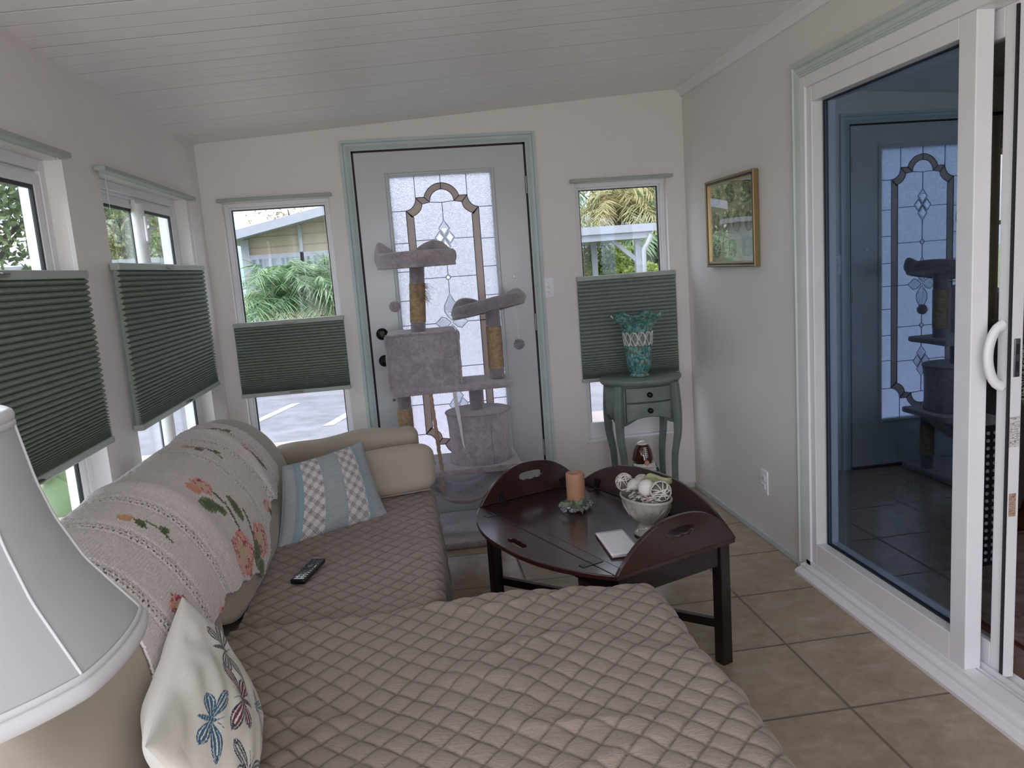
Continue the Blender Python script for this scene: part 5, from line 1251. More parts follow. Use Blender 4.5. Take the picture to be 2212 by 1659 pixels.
# ================================================================== CAT TREE
def fur(name, c, b_=1.0):
    t = NT(name); v = t.coord('Object', (1, 1, 1.0)); c = lin(c); n1 = t.noise(v, 9, 6, 0.7, 1.2); n2 = t.noise(v, 210, 4, 0.7, 0.8); n3 = t.noise(v, 30, 4, 0.6, 1.5)
    k = t.math('ADD', t.math('MULTIPLY', n1, 0.6), t.math('MULTIPLY', n3, 0.4)); col = t.ramp(k, [(0.36, tuple(x*.70 for x in c)), (0.5, c), (0.63, tuple(min(1, x*1.32) for x in c))])
    nb_ = t.bump(n3, 0.5, 0.010); t.pbr(col, 0.95, 0, t.bump(n2, 0.8*b_, 0.004, nb_), 0.1, sheen=1.0); return t.m
M_fur = fur('mauve_grey_plush', '#a59ba3'); M_furd = fur('dark_grey_plush', '#8b848b')
t = NT('sisal_rope'); v = t.coord('Object'); sp = t.n('ShaderNodeSeparateXYZ'); t.l(v, sp.inputs[0])
wv = t.math('SINE', t.math('MULTIPLY', sp.outputs[2], 2*PI/0.0065)); t.pbr(t.ramp(t.noise(v, 60, 4), [(0.3, lin('#a98f72')), (0.7, lin('#c9b192'))]), 0.85, 0, t.bump(t.math('ADD', wv, t.math('MULTIPLY', t.noise(v, 400, 3), 1.5)), 0.8, 0.002), 0.2); M_sis = t.m
ctr = thing('cat_tree', 'tall mauve-grey plush cat tree standing in front of the entry door', 'cat tree', (0.2, 3.95, 0))
def fz(seed, amp=0.0025):
    f = fnoise(seed, 20, 3, 14)
    return lambda q: (q.x + amp*f(q.y*3, q.z*3), q.y + amp*f(q.x*3, q.z*3+5), q.z + amp*f(q.x*3, q.y*3+9))
CY = 3.93
b = MB(); b.rbox((0.115, 4.0, 0.018), (0.285, 0.265, 0.018), 0.014, 16, None, fz(1, 0.0015)); obj('base_board', b, M_fur, ctr)
def post(x, y, za, zb, ra, rb, name='post', lean=(0, 0)):
    """za..zb whole, ra..rb roped part"""
    b = MB(); b.cyl((x, y, za), (x+lean[0], y+lean[1], zb), 0.0375, seg=28); p = obj(name, b, M_furd, ctr)
    if rb > ra:
        f = lambda z: (x+lean[0]*(z-za)/(zb-za), y+lean[1]*(z-za)/(zb-za), z)
        b = MB(); n = max(4, int((rb-ra)/0.0035)); b.tube([f(ra+(rb-ra)*i/n) for i in range(n+1)], [0.0395+0.0012*(i % 2) for i in range(n+1)], 28); obj('sisal_wrap', b, M_sis, p)
    return p
post(0.022, CY, 1.10, 1.43, 1.15, 1.345, lean=(0.022, 0))
post(0.405, CY-0.01, 0.835, 1.19, 0.885, 1.10)
post(0.290, CY, 0.67, 0.805, 0, 0)
post(-0.085, 4.02, 0.035, 0.805, 0.40, 0.70)
post(0.355, 4.09, 0.035, 0.40, 0.12, 0.30)
post(-0.065, 3.84, 0.035, 0.40, 0.10, 0.33)
# top platform with box condo
b = MB(); b.rbox((0.165, 3.95, 0.812), (0.305, 0.165, 0.016), 0.014, 14, None, fz(2, 0.0015)); obj('platform', b, M_fur, ctr)
b = MB(); b.rbox((0.036, 3.95, 0.962), (0.177, 0.150, 0.143), 0.018, 16, None, fz(3, 0.0035)); obj('box_condo', b, M_fur, ctr)
b = MB()
for p, q in (((-0.143, 3.799, 0.826), (-0.143, 3.799, 1.10)), ((0.214, 3.799, 0.826), (0.214, 3.799, 1.10)), ((-0.143, 3.799, 0.828), (0.214, 3.799, 0.828)), ((-0.143, 3.799, 1.102), (0.214, 3.799, 1.102))):
    b.tube([Vector(p).lerp(Vector(q), i/10) + Vector((0.0015*math.sin(i*2), 0, 0.0015*math.cos(i*3))) for i in range(11)], 0.0055, 8)
obj('seam_edge', b, M_fur, ctr)
# barrel condo
f5 = fnoise(9, 16, 2, 8); BX, BY = 0.292, 3.94
b = MB(); pr = [(0, 0.41), (0.155, 0.41), (0.162, 0.416), (0.158, 0.45), (0.158, 0.52), (0.160, 0.60), (0.166, 0.655), (0.168, 0.668), (0.160, 0.676), (0, 0.678)]
b.grid(lambda u, v: (lambda i: (BX + (pr[i][0]*(1+0.012*math.sin(u*2*PI*2)) + (0.003*f5(math.cos(u*2*PI), pr[i][1]*3) if 1 < i < 9 else 0))*math.cos(u*2*PI), BY + pr[i][0]*math.sin(u*2*PI), pr[i][1] + (0.002*f5(u*4, 2) if i == 9 else 0)))(int(round(v*(len(pr)-1)))), 64, len(pr)-1, cu=True); obj('barrel_condo', b, M_fur, ctr)
b = MB(); a_ = -1.25; b.tube([(BX + 0.160*math.cos(a_+0.02*math.sin(z*20)), BY + 0.160*math.sin(a_), z) for z in np.linspace(0.415, 0.665, 14)], 0.0035, 6)
b.tube([(BX+0.168*math.cos(q), BY+0.168*math.sin(q), 0.668) for q in np.linspace(0, 2*PI, 49)[:-1]], 0.005, 6, closed=True); obj('seam_edge', b, M_furd, ctr)
# lower platform with a round hole on the left
N_ = 48; oc_ = []; ic_ = []; hx, hy = -0.015, 3.95
for i in range(N_):
    a = 2*PI*i/N_; best = None; dx, dy = math.cos(a), math.sin(a)
    tx = (0.485-hx)/dx if dx > 1e-6 else ((-0.125-hx)/dx if dx < -1e-6 else 9); ty = (4.14-hy)/dy if dy > 1e-6 else ((3.76-hy)/dy if dy < -1e-6 else 9)
    k = min(tx, ty); oc_.append((hx+dx*k, hy+dy*k)); ic_.append((hx+0.068*dx, hy+0.068*dy))
for cx_, cy_2 in ((0.485, 4.14), (0.485, 3.76), (-0.125, 4.14), (-0.125, 3.76)):
    k = min(range(N_), key=lambda i: (oc_[i][0]-cx_)**2+(oc_[i][1]-cy_2)**2); oc_[k] = (cx_, cy_2)
b = MB(); b.holed(oc_, ic_, (0, 0, 0.378), (1,0,0), (0,1,0), (0,0,0.032)); obj('platform', b, M_fur, ctr, bevel=0.008, seg=3)
# hammock below it
f6 = fnoise(31, 12, 1, 6)
def ham(u, v):
    x = -0.05 + 0.47*u; sag = 0.165*math.sin(PI*u)**0.9; w = 0.18*(0.55+0.45*math.sin(PI*u)**0.6); y = 3.93 + (v-0.5)*2*w
    z = 0.375 - sag + 0.035*(2*v-1)**2*math.sin(PI*u) + 0.008*math.sin(v*14+u*3)*(1-math.sin(PI*u)*0.6) + 0.03*abs(u-0.5)*(v-0.5); return (x, y, z)
b = MB(); b.grid(ham, 40, 30); o = obj('hammock', b, M_fur, ctr, recalc=False); m = o.modifiers.new('t', 'SOLIDIFY'); m.thickness = 0.010
b = MB(); b.tube([ham(u, 0) for u in np.linspace(0, 1, 30)], 0.010, 8); obj('hammock_hem', b, M_fur, o)
# perch beds: a padded round tray with two soft ears on the far rim
def perch(cx, cy, z0, hx, hy, h, ear, tx, ty, name, seed, ears, mat=None):
    f = fnoise(seed, 14, 1, 6); b = MB(); eps = 2.5
    def outl(a, k=1.0):
        c, s = math.cos(a), math.sin(a); r = 1/(abs(c)**eps + abs(s)**eps)**(1/eps); return hx*k*r*c, hy*k*r*s
    def er(a):
        v = 0
        for e, hh in ears:
            d = abs((a-e+PI) % (2*PI) - PI); v = max(v, hh*max(0, 1-(d/0.60)**1.7))
        return v
    prf = [(0.0, 0.0), (0.84, 0.0), (0.93, 0.02), (0.98, 0.12), (1.03, 0.38), (1.02, 0.66), (0.98, 0.90), (0.91, 1.0), (0.83, 0.96), (0.76, 0.86), (0.70, 0.74), (0.0, 0.66)]
    def fn(u, v):
        i = int(round(v*(len(prf)-1))); k, t_ = prf[i]; a = u*2*PI; e = er(a); x, y = outl(a, k*(1+0.014*f(u*6, t_*3)) + (0.05*e if 4 <= i <= 8 else 0)); 
        z = h*t_ + (ear*e*t_**2.5 if 4 <= i <= 9 else 0); z += tx*x + ty*y; return (cx+x, cy+y, z0+z + 0.0035*f(u*5, v*4))
    b.grid(fn, 96, len(prf)-1, cu=True); o = obj(name, b, mat or M_fur, ctr, subsurf=1)
    b = MB(); b.tube([(cx+outl(a, 0.955)[0], cy+outl(a, 0.955)[1], z0 + 0.004 + tx*outl(a)[0] + ty*outl(a)[1]) for a in np.linspace(0, 2*PI, 73)[:-1]], 0.008, 8, closed=True); obj('seam_edge', b, mat or M_fur, o)
    return o
perch(0.045, CY, 1.428, 0.198, 0.185, 0.078, 0.060, 0.0, 0.0, 'perch_bed', 41, ((2.75, 1.0), (1.05, 0.95)))
perch(0.385, CY-0.02, 1.180, 0.188, 0.170, 0.056, 0.052, 0.15, -0.11, 'perch_bed', 42, ((2.25, 1.0), (0.62, 0.65)), mat=M_furd)
# hanging toys, rope and ribbon
def pompom(c, r, seed, top, mat):
    rnd = random.Random(seed); b = MB(); c = Vector(c)
    b.sphere(c, r*0.86, 16, 12)
    V, F = [], []
    for k in range(700):
        d = Vector((rnd.gauss(0, 1), rnd.gauss(0, 1), rnd.gauss(0, 1))).normalized(); s = d.orthogonal().normalized()*0.0012; e = d*r*rnd.uniform(0.98, 1.08)
        n_ = len(V); V += [c + d*r*0.8 - s, c + d*r*0.8 + s, c + e]; F.append((n_, n_+1, n_+2))
    b.add(V, F, True); p = obj('pompom', b, mat, ctr, recalc=False)
    b = MB(); b.tube([top, Vector(top).lerp(c, 0.5) + Vector((0.003, 0, 0)), c + Vector((0, 0, r*0.9))], 0.001, 5); obj('string', b, M_plate, p)
pompom((-0.083, 3.90, 1.238), 0.029, 1, (-0.075, 3.90, 1.43), M_fur); pompom((0.528, 3.90, 0.998), 0.029, 2, (0.518, 3.90, 1.215), M_furd)
b = MB(); rnd = random.Random(6); V, F = [], []
for k in range(90):   # frayed sisal strands on the top post
    a = rnd.uniform(-2.0, 0.2); z = rnd.uniform(1.26, 1.345); p = Vector((0.035+0.040*math.cos(a), CY+0.040*math.sin(a), z)); d = Vector((rnd.uniform(0.1, 1), rnd.uniform(-1, 0), rnd.uniform(-0.7, 0.5))).normalized(); L_ = rnd.uniform(0.02, 0.055)
    pts = [p, p + d*L_*0.5, p + d*L_ + Vector((0, 0, -0.012))]; b.tube(pts, [0.0009, 0.0007, 0.0003], 3, caps=False)
obj('frayed_sisal', b, M_sis, ctr)
rp = [(0.055, 3.80, 0.80), (0.058, 3.795, 0.72), (0.066, 3.79, 0.60), (0.070, 3.785, 0.50), (0.078, 3.78, 0.42), (0.072, 3.765, 0.36), (0.075, 3.76, 0.29)]
rp = [Vector(p) for p in rp]; fine = []
for i in range(len(rp)-1):
    for j in range(10): fine.append(rp[i].lerp(rp[i+1], j/10))
b = MB()
for k in range(3): b.tube([p + Vector((0.0055*math.cos(i*0.55+k*2.094), 0.0055*math.sin(i*0.55+k*2.094), 0)) for i, p in enumerate(fine)], 0.0052, 7)
obj('braided_rope', b, simple('tan_cotton_rope', '#a98f7e', 0.9, var=0.15, vs=80, bs=0.4, bscale=500), ctr)
b = MB(); strip([(0.172, 3.79, 0.80), (0.178, 3.785, 0.72), (0.186, 3.78, 0.64), (0.190, 3.775, 0.57), (0.196, 3.77, 0.52)], [0.010, 0.010, 0.008, 0.005, 0.004], (1, 0.2, 0), b)
for k in range(6): b.tube([(0.196, 3.77, 0.525), (0.186+k*0.004, 3.768, 0.505)], 0.0009, 4)
o = obj('hanging_ribbon', b, simple('white_ribbon', '#cfcdd4', 0.6), ctr, recalc=False)

# ================================================================== LIVING ROOM BEHIND THE SLIDING DOOR
t = NT('wood_floor'); v = t.coord('Position'); bk = t.n('ShaderNodeTexBrick'); bk.inputs['Scale'].default_value = 1.0; bk.inputs['Brick Width'].default_value = 1.1; bk.inputs['Row Height'].default_value = 0.12; bk.inputs['Mortar Size'].default_value = 0.0012
bk.inputs['Color1'].default_value = (*lin('#6a3b28'), 1); bk.inputs['Color2'].default_value = (*lin('#7c4930'), 1); bk.inputs['Mortar'].default_value = (*lin('#2b1710'), 1); t.l(v, bk.inputs['Vector'])
t.pbr(bk.outputs['Color'], 0.25); M_wood = t.m
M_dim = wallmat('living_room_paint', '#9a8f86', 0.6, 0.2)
X2 = XR+0.12; LX1, LY0, LY1 = 5.2, -1.6, 5.0
b = MB(); b.box(XR+0.02, LX1+.1, LY0-.1, LY1+.1, -0.12, -0.002); struct('floor_living_room', b, M_wood)
b = MB(); b.box(X2, LX1+.1, LY0-.1, LY1+.1, 2.42, 2.6); struct('ceiling_living_room', b, M_dim)
LWH = (3.86, 4.72, 0.95, 1.95)
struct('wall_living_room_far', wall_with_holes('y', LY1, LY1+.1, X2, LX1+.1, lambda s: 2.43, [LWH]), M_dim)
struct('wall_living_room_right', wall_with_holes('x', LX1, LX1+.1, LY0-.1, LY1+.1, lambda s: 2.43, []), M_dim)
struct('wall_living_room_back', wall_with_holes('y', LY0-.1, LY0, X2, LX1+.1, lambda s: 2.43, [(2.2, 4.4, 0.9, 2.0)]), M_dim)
b = MB()
for (a0, a1, za_, zb_) in ((3.86, 3.90, .95, 1.95), (4.68, 4.72, .95, 1.95), (3.9, 4.68, .95, .99), (3.9, 4.68, 1.91, 1.95), (3.9, 4.68, 1.43, 1.46)): b.box(a0, a1, LY1+.02, LY1+.06, za_, zb_)
struct('window_7', b, M_white)
b = MB(); b.grid(lambda u, v: (3.70+0.36*u, LY1-0.07+0.022*math.sin(u*38), 0.05+2.1*v), 60, 4)
cu = obj('curtain', b, simple('cream_curtain', '#a89680', 0.9), None, loc=(3.88, LY1-0.07, 0.05), recalc=False); tag(cu, 'cream floor-length curtain at the living room window', 'curtain'); m = cu.modifiers.new('t', 'SOLIDIFY'); m.thickness = 0.004
b = MB(); b.cyl((3.6, LY1-0.07, 2.17), (4.9, LY1-0.07, 2.17), 0.012, seg=10); tag(obj('curtain_rod', b, M_black, None, loc=(4.25, LY1-0.07, 2.17)), 'black rod above the living room window', 'curtain rod')
# rug, dark sofa, perforated crate
b = MB(); b.rbox((2.75, 2.1, 0.006), (0.80, 1.0, 0.007), 0.005, 6)
t = NT('mauve_rug'); v = t.coord('Object'); t.pbr(t.ramp(t.noise(v, 9, 6, 0.7, 1.0), [(0.35, lin('#6d5552')), (0.5, lin('#927a76')), (0.65, lin('#b09c98'))]), 0.95, 0, t.bump(t.noise(v, 300, 2), 0.5, 0.003)); 
tag(obj('area_rug', b, t.m, None, loc=(2.75, 2.1, 0)), 'mottled mauve rug on the wood floor beyond the sliding door', 'rug')
M_dsofa = simple('dark_taupe_upholstery', '#453a3b', 0.85, var=0.1, bs=0.3, bscale=600)
ds = thing('dark_sofa', 'dark taupe sofa in the living room beyond the sliding door', 'sofa', (3.5, 3.5, 0))
for nm, c_, h_, r_2 in (('seat', (3.5, 3.50, 0.30), (0.80, 0.42, 0.16), 0.05), ('backrest', (3.5, 3.95, 0.50), (0.80, 0.13, 0.40), 0.08), ('armrest', (2.63, 3.58, 0.36), (0.12, 0.48, 0.29), 0.08), ('armrest', (4.37, 3.58, 0.36), (0.12, 0.48, 0.29), 0.08)):
    b = MB(); b.rbox(c_, h_, r_2, 8); obj(nm, b, M_dsofa, ds)
for x in (2.7, 4.3):
    for y in (3.15, 3.98): b = MB(); b.cyl((x, y, 0), (x, y, 0.15), 0.018, 0.026, 12); obj('leg', b, M_dkwood, ds)
b = MB(); b.rbox((3.35, 3.70, 0.62), (0.20, 0.09, 0.17), 0.08, 8, Matrix.Rotation(0.3, 3, 'X')); t = NT('patterned_cushion'); v = t.coord('Object'); t.pbr(t.ramp(t.noise(v, 40, 3, 0.5, 2), [(0.48, lin('#d8cfca')), (0.52, lin('#2d282a'))]), 0.9)
tag(obj('throw_cushion', b, t.m, None, loc=(3.35, 3.72, 0.45)), 'black and white patterned cushion on the dark living room sofa', 'cushion')
cr2 = thing('perforated_bin', 'black perforated metal bin seen through the sliding door glass', 'bin', (2.25, 2.96, 0))
b = MB(); bx0, bx1, by0, by1, bz = 2.09, 2.41, 2.80, 3.12, 0.60
for (x0_, x1_, y0_, y1_) in ((bx0, bx1, by0, by0+.01), (bx0, bx1, by1-.01, by1), (bx0, bx0+.01, by0, by1), (bx1-.01, bx1, by0, by1)): b.box(x0_, x1_, y0_, y1_, 0, bz)
obj('bin_wall', b, simple('black_painted_steel', '#15161a', 0.4), cr2)
b = MB()
for i in range(9):
    for j in range(18): b.cyl((bx0+.035+i*.031, by0-.001, .04+j*.032), (bx0+.035+i*.031, by0-.003, .04+j*.032), 0.008, seg=8); b.cyl((bx0-.001, by0+.035+i*.031, .04+j*.032), (bx0-.003, by0+.035+i*.031, .04+j*.032), 0.008, seg=8)
obj('perforations', b, simple('painted_hole_light', '#a8adb2', 0.6), cr2)  # pale discs, painted for the light showing through the holes
b = MB(); b.box(bx0-.01, bx1+.01, by0-.01, by1+.01, bz, bz+.02); obj('rim', b, simple('black_steel_rim', '#1c1d22', 0.35), cr2)

# ================================================================== OUTSIDE
ZG = -0.22
M_road = NT('concrete_road'); t = M_road; v = t.coord('Position'); t.pbr(t.ramp(t.noise(v, 3, 6, 0.6), [(0.35, lin((.43, .42, .44))), (0.65, lin((.49, .48, .50)))]), 0.9, 0, t.bump(t.noise(v, 60, 3), 0.3, 0.01), 0.2); M_road = t.m
M_pave = simple('pinkish_concrete', (.58, .53, .52), 0.9, var=0.1, vs=5, coord='Position')
M_grass = simple('lawn_grass', (.45, .50, .33), 0.95, var=0.3, vs=12, coord='Position', bs=0.8, bscale=90, bd=0.03)
b = MB(); b.box(-60, 60, -30, 90, ZG-0.3, ZG-0.03); struct('ground_lawn', b, M_grass)
b = MB(); b.box(-14, 30, 7.9, 13.2, ZG-0.03, ZG); struct('ground_road', b, M_road)
b = MB(); b.box(-3.0, 3.2, YF+0.16, 7.9, ZG-0.03, ZG+0.012); struct('ground_path', b, M_pave)
b = MB()
for x in (-2.2, -1.1, 0.0, 1.1, 2.2, 3.3): b.add([(x, 8.6, ZG+.004), (x+.12, 8.6, ZG+.004), (x+.62, 10.4, ZG+.004), (x+.5, 10.4, ZG+.004)], [(0, 1, 2, 3)])
tag(obj('parking_lines', b, simple('white_road_paint', (.70, .69, .69), 0.8), None), 'white diagonal lines painted on the road outside the door', 'road marking', kind='stuff')
# neighbour house
M_siding = NT('yellow_siding'); t = M_siding; v = t.coord('Position'); sp = t.n('ShaderNodeSeparateXYZ'); t.l(v, sp.inputs[0]); g = groove(t, sp.outputs[2], 0.22, 0.0, 0.02)
t.pbr(lin((.69, .64, .56)), 0.7, 0, t.bump(t.math('MULTIPLY', g, -1.0), 0.8, 0.02), 0.3); M_siding = t.m
M_wtrim = simple('white_house_trim', (.65, .66, .69), 0.6); M_roofw = simple('white_metal_roof', (.60, .61, .65), 0.5); M_dwin = NT('curtained_house_window'); t = M_dwin; v = t.coord('Position', (1, 1, 0.05)); t.pbr(t.ramp(t.noise(v, 16, 2), [(0.35, lin((.37, .41, .47))), (0.5, lin((.55, .58, .63))), (0.65, lin((.65, .67, .70)))]), 0.15); M_dwin = M_dwin.m
hs = thing('neighbour_house', 'pale yellow house with white sloping eave across the street', 'house', (-2.0, 18, ZG))
def zr(x): return 2.24 + (x+3.3)*0.205
b = MB(); b.add([(-3.2, 16.2, ZG), (1.2, 16.2, ZG), (1.2, 22, ZG), (-3.2, 22, ZG), (-3.2, 16.2, zr(-3.2)), (1.2, 16.2, zr(1.2)), (1.2, 22, zr(1.2)), (-3.2, 22, zr(-3.2))], [(0,3,2,1),(4,5,6,7),(0,1,5,4),(1,2,6,5),(2,3,7,6),(3,0,4,7)]); obj('wall', b, M_siding, hs)
b = MB(); b.add([(-3.5, 15.6, zr(-3.5)), (1.4, 15.6, zr(1.4)), (1.4, 22.4, zr(1.4)), (-3.5, 22.4, zr(-3.5)), (-3.5, 15.6, zr(-3.5)+.17), (1.4, 15.6, zr(1.4)+.17), (1.4, 22.4, zr(1.4)+.17), (-3.5, 22.4, zr(-3.5)+.17)], [(0,3,2,1),(4,5,6,7),(0,1,5,4),(1,2,6,5),(2,3,7,6),(3,0,4,7)]); obj('roof', b, M_roofw, hs)
for x in (-3.12, -2.05, -0.9):
    b = MB(); b.box(x-0.07, x+1.07, 16.13, 16.2, 0.95, 1.95); fr_ = obj('window', b, M_wtrim, hs)
    b = MB(); b.box(x+0.02, x+0.98, 16.11, 16.135, 1.04, 1.86); obj('pane', b, M_dwin, fr_)
b = MB(); b.box(-3.25, -3.1, 16.12, 16.25, ZG, zr(-3.2)); b.box(-2.12, -2.05, 16.14, 16.2, 1.95, zr(-2.1)); obj('corner_board', b, M_wtrim, hs)
# foliage builders
def leafmat(name, c1, c2, c3=None):
    t = NT(name); a = t.n('ShaderNodeAttribute'); a.attribute_name = 'Col'; mx = t.mixc(a.outputs['Fac'], lin(c1), lin(c2))
    df = t.n('ShaderNodeBsdfPrincipled'); t.l(mx, df.inputs['Base Color']); df.inputs['Roughness'].default_value = 0.5; tl = t.n('ShaderNodeBsdfTranslucent'); t.l(mx, tl.inputs[0])
    m_ = t.n('ShaderNodeMixShader'); m_.inputs[0].default_value = 0.35; t.l(df.outputs[0], m_.inputs[1]); t.l(tl.outputs[0], m_.inputs[2]); t.l(m_.outputs[0], t.out.inputs[0]); return t.m
ML_palm = leafmat('palm_leaf', (.28, .42, .30), (.57, .66, .48)); ML_palm2 = leafmat('palm_leaf_golden', (.46, .49, .31), (.72, .64, .45)); ML_tree = leafmat('tree_leaf', (.40, .48, .31), (.63, .66, .45)); ML_aut = leafmat('autumn_leaf', (.54, .55, .41), (.67, .54, .46)); ML_dark = leafmat('dark_leaf', (.27, .36, .23), (.49, .55, .35)); ML_hedge = leafmat('hedge_leaf', (.43, .53, .21), (.63, .68, .36))
M_trunk = simple('tree_trunk', (.34, .30, .26), 0.9, var=0.25, vs=20)
def crown(name, c, R, n, size, mat, parent, seed, solid=0.75):
    rs_ = np.random.RandomState(seed); b = MB(); V = []; F = []; col = []
    lobes = [(np.array(c) + rs_.uniform(-0.55, 0.55, 3)*np.array(R), rs_.uniform(0.35, 0.6)) for _ in range(14)]
    for k in range(n):
        lc, lr = lobes[rs_.randint(14)]; d = rs_.normal(size=3); d /= np.linalg.norm(d); p = lc + d*np.array(R)*lr*rs_.uniform(solid, 1.0)
        a = rs_.normal(size=3); a /= np.linalg.norm(a); q = np.cross(a, rs_.normal(size=3)); q /= np.linalg.norm(q); s = size*rs_.uniform(.6, 1.3); n_ = len(V)
        V += [p - a*s, p - q*s*.45, p + a*s, p + q*s*.45]; F.append((n_, n_+1, n_+2, n_+3)); col += [rs_.uniform(0, 1)]*4
    b.add(V, F, False); b.col = np.repeat(np.array(col)[:, None], 3, 1); return obj(name, b, mat, parent, recalc=False)
def tree(name, label, x, y, h, R, n, size, mat, seed, group='trees outside the windows', trunk=0.12):
    r = thing(name, label, 'tree', (x, y, ZG), group); b = MB(); b.tube([(x, y, ZG), (x+.1, y, h*0.4), (x, y+.1, h*0.75)], [trunk, trunk*.8, trunk*.4], 8)
    rnd = random.Random(seed)
    for k in range(5):
        a = rnd.uniform(0, 6.28); b.tube([(x, y, h*(.35+.08*k)), (x+R[0]*.6*math.cos(a), y+R[1]*.6*math.sin(a), h*(.6+.08*k))], [trunk*.4, trunk*.12], 5)
    obj('trunk', b, M_trunk, r); crown('crown', (x, y, h-R[2]*0.6), R, n, size, mat, r, seed); return r
def palm(name, label, x, y, zc0, n, L, mat, seed, droop=0.6, cat='palm', stems=1, width=0.05, group='palms outside the windows'):
    r = thing(name, label, cat, (x, y, ZG), group); rs_ = np.random.RandomState(seed); b = MB()
    for s in range(stems):
        dx, dy = (rs_.uniform(-.35, .35), rs_.uniform(-.3, .3)) if stems > 1 else (0, 0); b.tube([(x+dx*.4, y+dy*.4, ZG), (x+dx, y+dy, zc0 - (0.45 if stems > 1 else 0))], [0.07 if stems > 1 else .14, 0.05 if stems > 1 else .1], 8)
    obj('trunk', b, M_trunk, r); V, F, col = [], [], []
    for k in range(n):
        az = rs_.uniform(0, 2*PI); el = rs_.uniform(0.15, 1.35); c0 = np.array([x+rs_.uniform(-.35, .35)*(stems > 1), y+rs_.uniform(-.3, .3)*(stems > 1), zc0+rs_.uniform(-.25, .05)]); Lk = L*rs_.uniform(.7, 1.1)
        h = np.array([math.cos(az), math.sin(az), 0]); pts = []
        for i in range(15):
            t_ = i/14; pts.append(c0 + h*Lk*t_*math.cos(el)*(1-.15*t_) + np.array([0, 0, 1])*Lk*(t_*math.sin(el) - droop*t_**2.2))
        cc = rs_.uniform(0, 1); side = np.cross(h, [0, 0, 1])
        for i in range(2, 15):
            d = pts[i]-pts[i-1]; d /= np.linalg.norm(d)
            for s in (-1, 1):
                for q in (0.0, 0.5):
                    p = pts[i-1]*(1-q)+pts[i]*q; ll = Lk*0.26*math.sin(PI*min(1, (i+q)/15.5))**.6; dr = side*s*0.8 + d*0.55 + np.array([0, 0, -0.35]); dr /= np.linalg.norm(dr); w = width*.09*d; dr = dr + rs_.normal(size=3)*.18; n_ = len(V)
                    ll *= rs_.uniform(.7, 1.1); V += [p-w*.5, p+dr*ll*.45-w, p+dr*ll + np.array([0, 0, -.12*ll]), p+dr*ll*.45+w, p+w*.5]; F.append((n_, n_+1, n_+2, n_+3, n_+4)); col += [min(1, max(0, cc*.6+rs_.uniform(0, .4)))]*5
    b = MB(); b.add(V, F, False); b.col = np.repeat(np.array(col)[:, None], 3, 1); obj('fronds', b, mat, r, recalc=False); return r
palm('palm_bush', 'feathery green palm clump in front of the yellow house', -1.95, 13.9, 1.12, 130, 1.6, ML_palm, 3, 0.6, 'palm', 5, 0.13)
tree('bare_tree', 'thin reddish tree above the roof of the yellow house', -3.5, 26, 3.9, (1.3, 1.1, 1.0), 700, 0.05, ML_aut, 5)
tree('street_tree', 'broad shade tree in front of the door casting dappled shade on the road', 1.32, 7.3, 6.8, (2.8, 2.4, 1.2), 1500, 0.13, ML_dark, 7)
# carport, hedges and palms through the right-hand window
cp = thing('carport', 'white carport with braced posts seen through the right-hand window', 'carport', (3.4, 15, ZG))
M_cp = simple('white_aluminium', (.60, .61, .64), 0.4, var=0.03)
b = MB(); b.box(1.6, 4.52, 14.0, 18.5, 1.70, 1.92); b.box(1.55, 4.58, 13.95, 14.05, 1.82, 1.96); obj('roof', b, M_cp, cp)
for x, y in ((4.28, 14.2), (3.62, 14.9), (3.22, 15.4), (4.3, 18.2), (1.7, 14.3)):
    b = MB(); b.box(x-.05, x+.05, y-.05, y+.05, ZG, 1.7); obj('post', b, M_cp, cp)
b = MB(); b.obox((4.08, 14.2, 1.46), (0.27, 0, -0.24), (0, 0.03, 0), (0.025, 0, 0.03)); obj('brace', b, M_cp, cp)
b = MB(); b.tube([(4.48, 13.97, 1.75), (4.42, 13.97, 1.62), (4.33, 13.97, 1.50), (4.33, 14.05, ZG)], 0.045, 10); obj('downspout', b, M_cp, cp)
hsb = thing('white_house', 'pale lilac-white house with lap siding behind the carport', 'house', (9, 28, ZG))
b = MB(); b.box(5.0, 13, 27.0, 30, ZG, 2.3); obj('wall', b, simple('lilac_white_siding', (.55, .56, .61), 0.7), hsb)
b = MB(); b.box(4.8, 13.2, 26.8, 30.2, 2.3, 2.45); obj('roof', b, M_roofw, hsb)
for k, (x, y, R, hh) in enumerate(((3.75, 17.0, (.35, .35, .55), 1.55), (4.45, 17.2, (.5, .4, .6), 1.62), (4.6, 15.6, (.55, .4, .28), 1.18), (3.35, 17.4, (.4, .3, .5), 1.45))):
    o = crown('clipped_shrub', (x, y, hh-R[2]), tuple(q*1.25 for q in R), 5200, 0.045, ML_hedge, None, 60+k, 0.55); 
    tag(o, ['round clipped shrub left of the carport post', 'largest clipped shrub behind the middle carport post', 'low clipped shrub in front of the carport post', 'clipped shrub at the left edge of the carport view'][k], 'shrub', 'clipped shrubs by the carport')
for k, (x, y, zc0, L, mt, sd_) in enumerate(((5.1, 18.5, 2.5, 2.0, ML_palm2, 11), (6.6, 20.5, 2.9, 2.3, ML_palm2, 12), (5.9, 17.5, 1.6, 1.7, ML_palm, 13), (4.55, 24, 3.1, 2.1, ML_palm, 14), (7.4, 24, 3.2, 2.2, ML_palm2, 15))):
    palm('palm_tree', ['golden-green palm directly above the carport roof', 'golden palm at the right of the window view', 'low dark palm beside the carport corner', 'slender palm at the far left of the right-hand window', 'tallest palm far behind the carport'][k], x, y, zc0, 42, L, mt, sd_, 0.75, width=0.20)
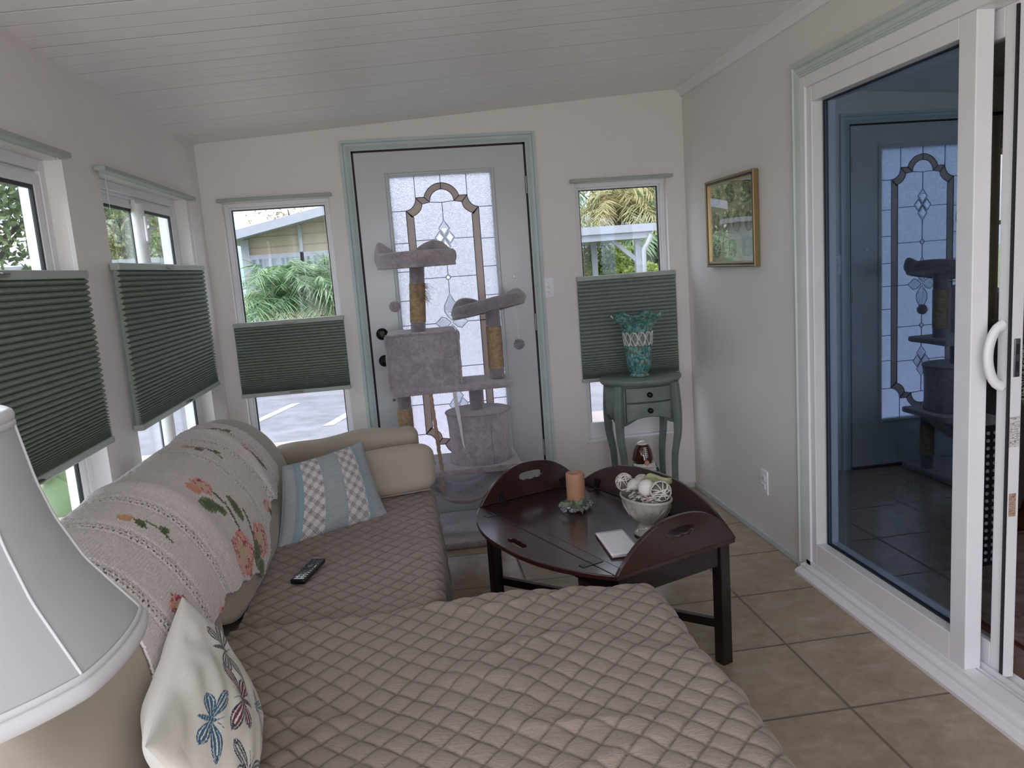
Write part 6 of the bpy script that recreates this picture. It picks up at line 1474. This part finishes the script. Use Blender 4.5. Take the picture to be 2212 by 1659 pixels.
for k, (x, y, h, R) in enumerate(((3.4, 32, 5.6, (2.2, 1.5, 2.4)), (8.2, 32, 6.4, (3.2, 2, 3.0)), (6.5, 19.0, 2.6, (1.2, 1, 1.3)))):
    tree('leafy_tree', ['tall tree behind the carport at the left', 'broad tree behind the golden palms', 'dark bushy tree right beside the carport'][k], x, y, h, R, 2600, 0.11, ML_tree if k < 2 else ML_dark, 80+k)
# trees, cactus and lawn outside the left-hand windows
for k, (x, y, h, R) in enumerate(((-9.5, 19.0, 5.6, (3.0, 2.6, 3.0)), (-9.0, 26.5, 5.4, (2.2, 2.0, 2.8)), (-11.5, 35, 6.0, (3.0, 2.5, 3.2)), (-8.2, 30.5, 4.4, (1.4, 1.2, 2.0)))):
    tree('shade_tree', ['big shade tree seen through the left edge window', 'leafy tree seen left of the sliding sash latch', 'distant tree seen right of the sliding sash latch', 'small tree at the far edge of the latch window'][k], x, y, h, R, 6500, 0.105, ML_dark if k in (0, 2) else ML_tree, 90+k, trunk=0.2)
b = MB(); b.box(-16, -7.5, 24, 25, ZG, 2.2); b.box(-16.2, -7.3, 23.8, 25.2, 2.2, 2.35); hl = obj('low_white_building', b, simple('far_white_wall', (.57, .59, .61), 0.7), None, loc=(-11, 24.5, ZG)); tag(hl, 'low white building far off through the left-hand windows', 'building')
cactus = thing('prickly_pear', 'pale green prickly pear cactus outside the left edge window', 'cactus', (-2.72, 5.9, ZG)); M_cac = simple('cactus_pad', (.40, .50, .34), 0.6, var=0.1, vs=14)
rnd = random.Random(2)
for k, (dx, dz, r, tl_) in enumerate(((0, .16, .16, 0), (.10, .42, .15, .35), (-.10, .44, .14, -.4), (.02, .66, .12, .1), (.22, .60, .11, .8), (-.24, .62, .10, -.7))):
    b = MB(); b.sphere((0, 0, 0), r, 16, 12, (0.75, 0.16, 1.15)); R3 = Matrix.Rotation(tl_, 3, 'Y'); c = Vector((-2.72+dx, 5.9+rnd.uniform(-.04, .04), ZG+dz)); b.v = [tuple(c + R3 @ Vector(p)) for p in b.v]; obj('pad', b, M_cac, cactus)
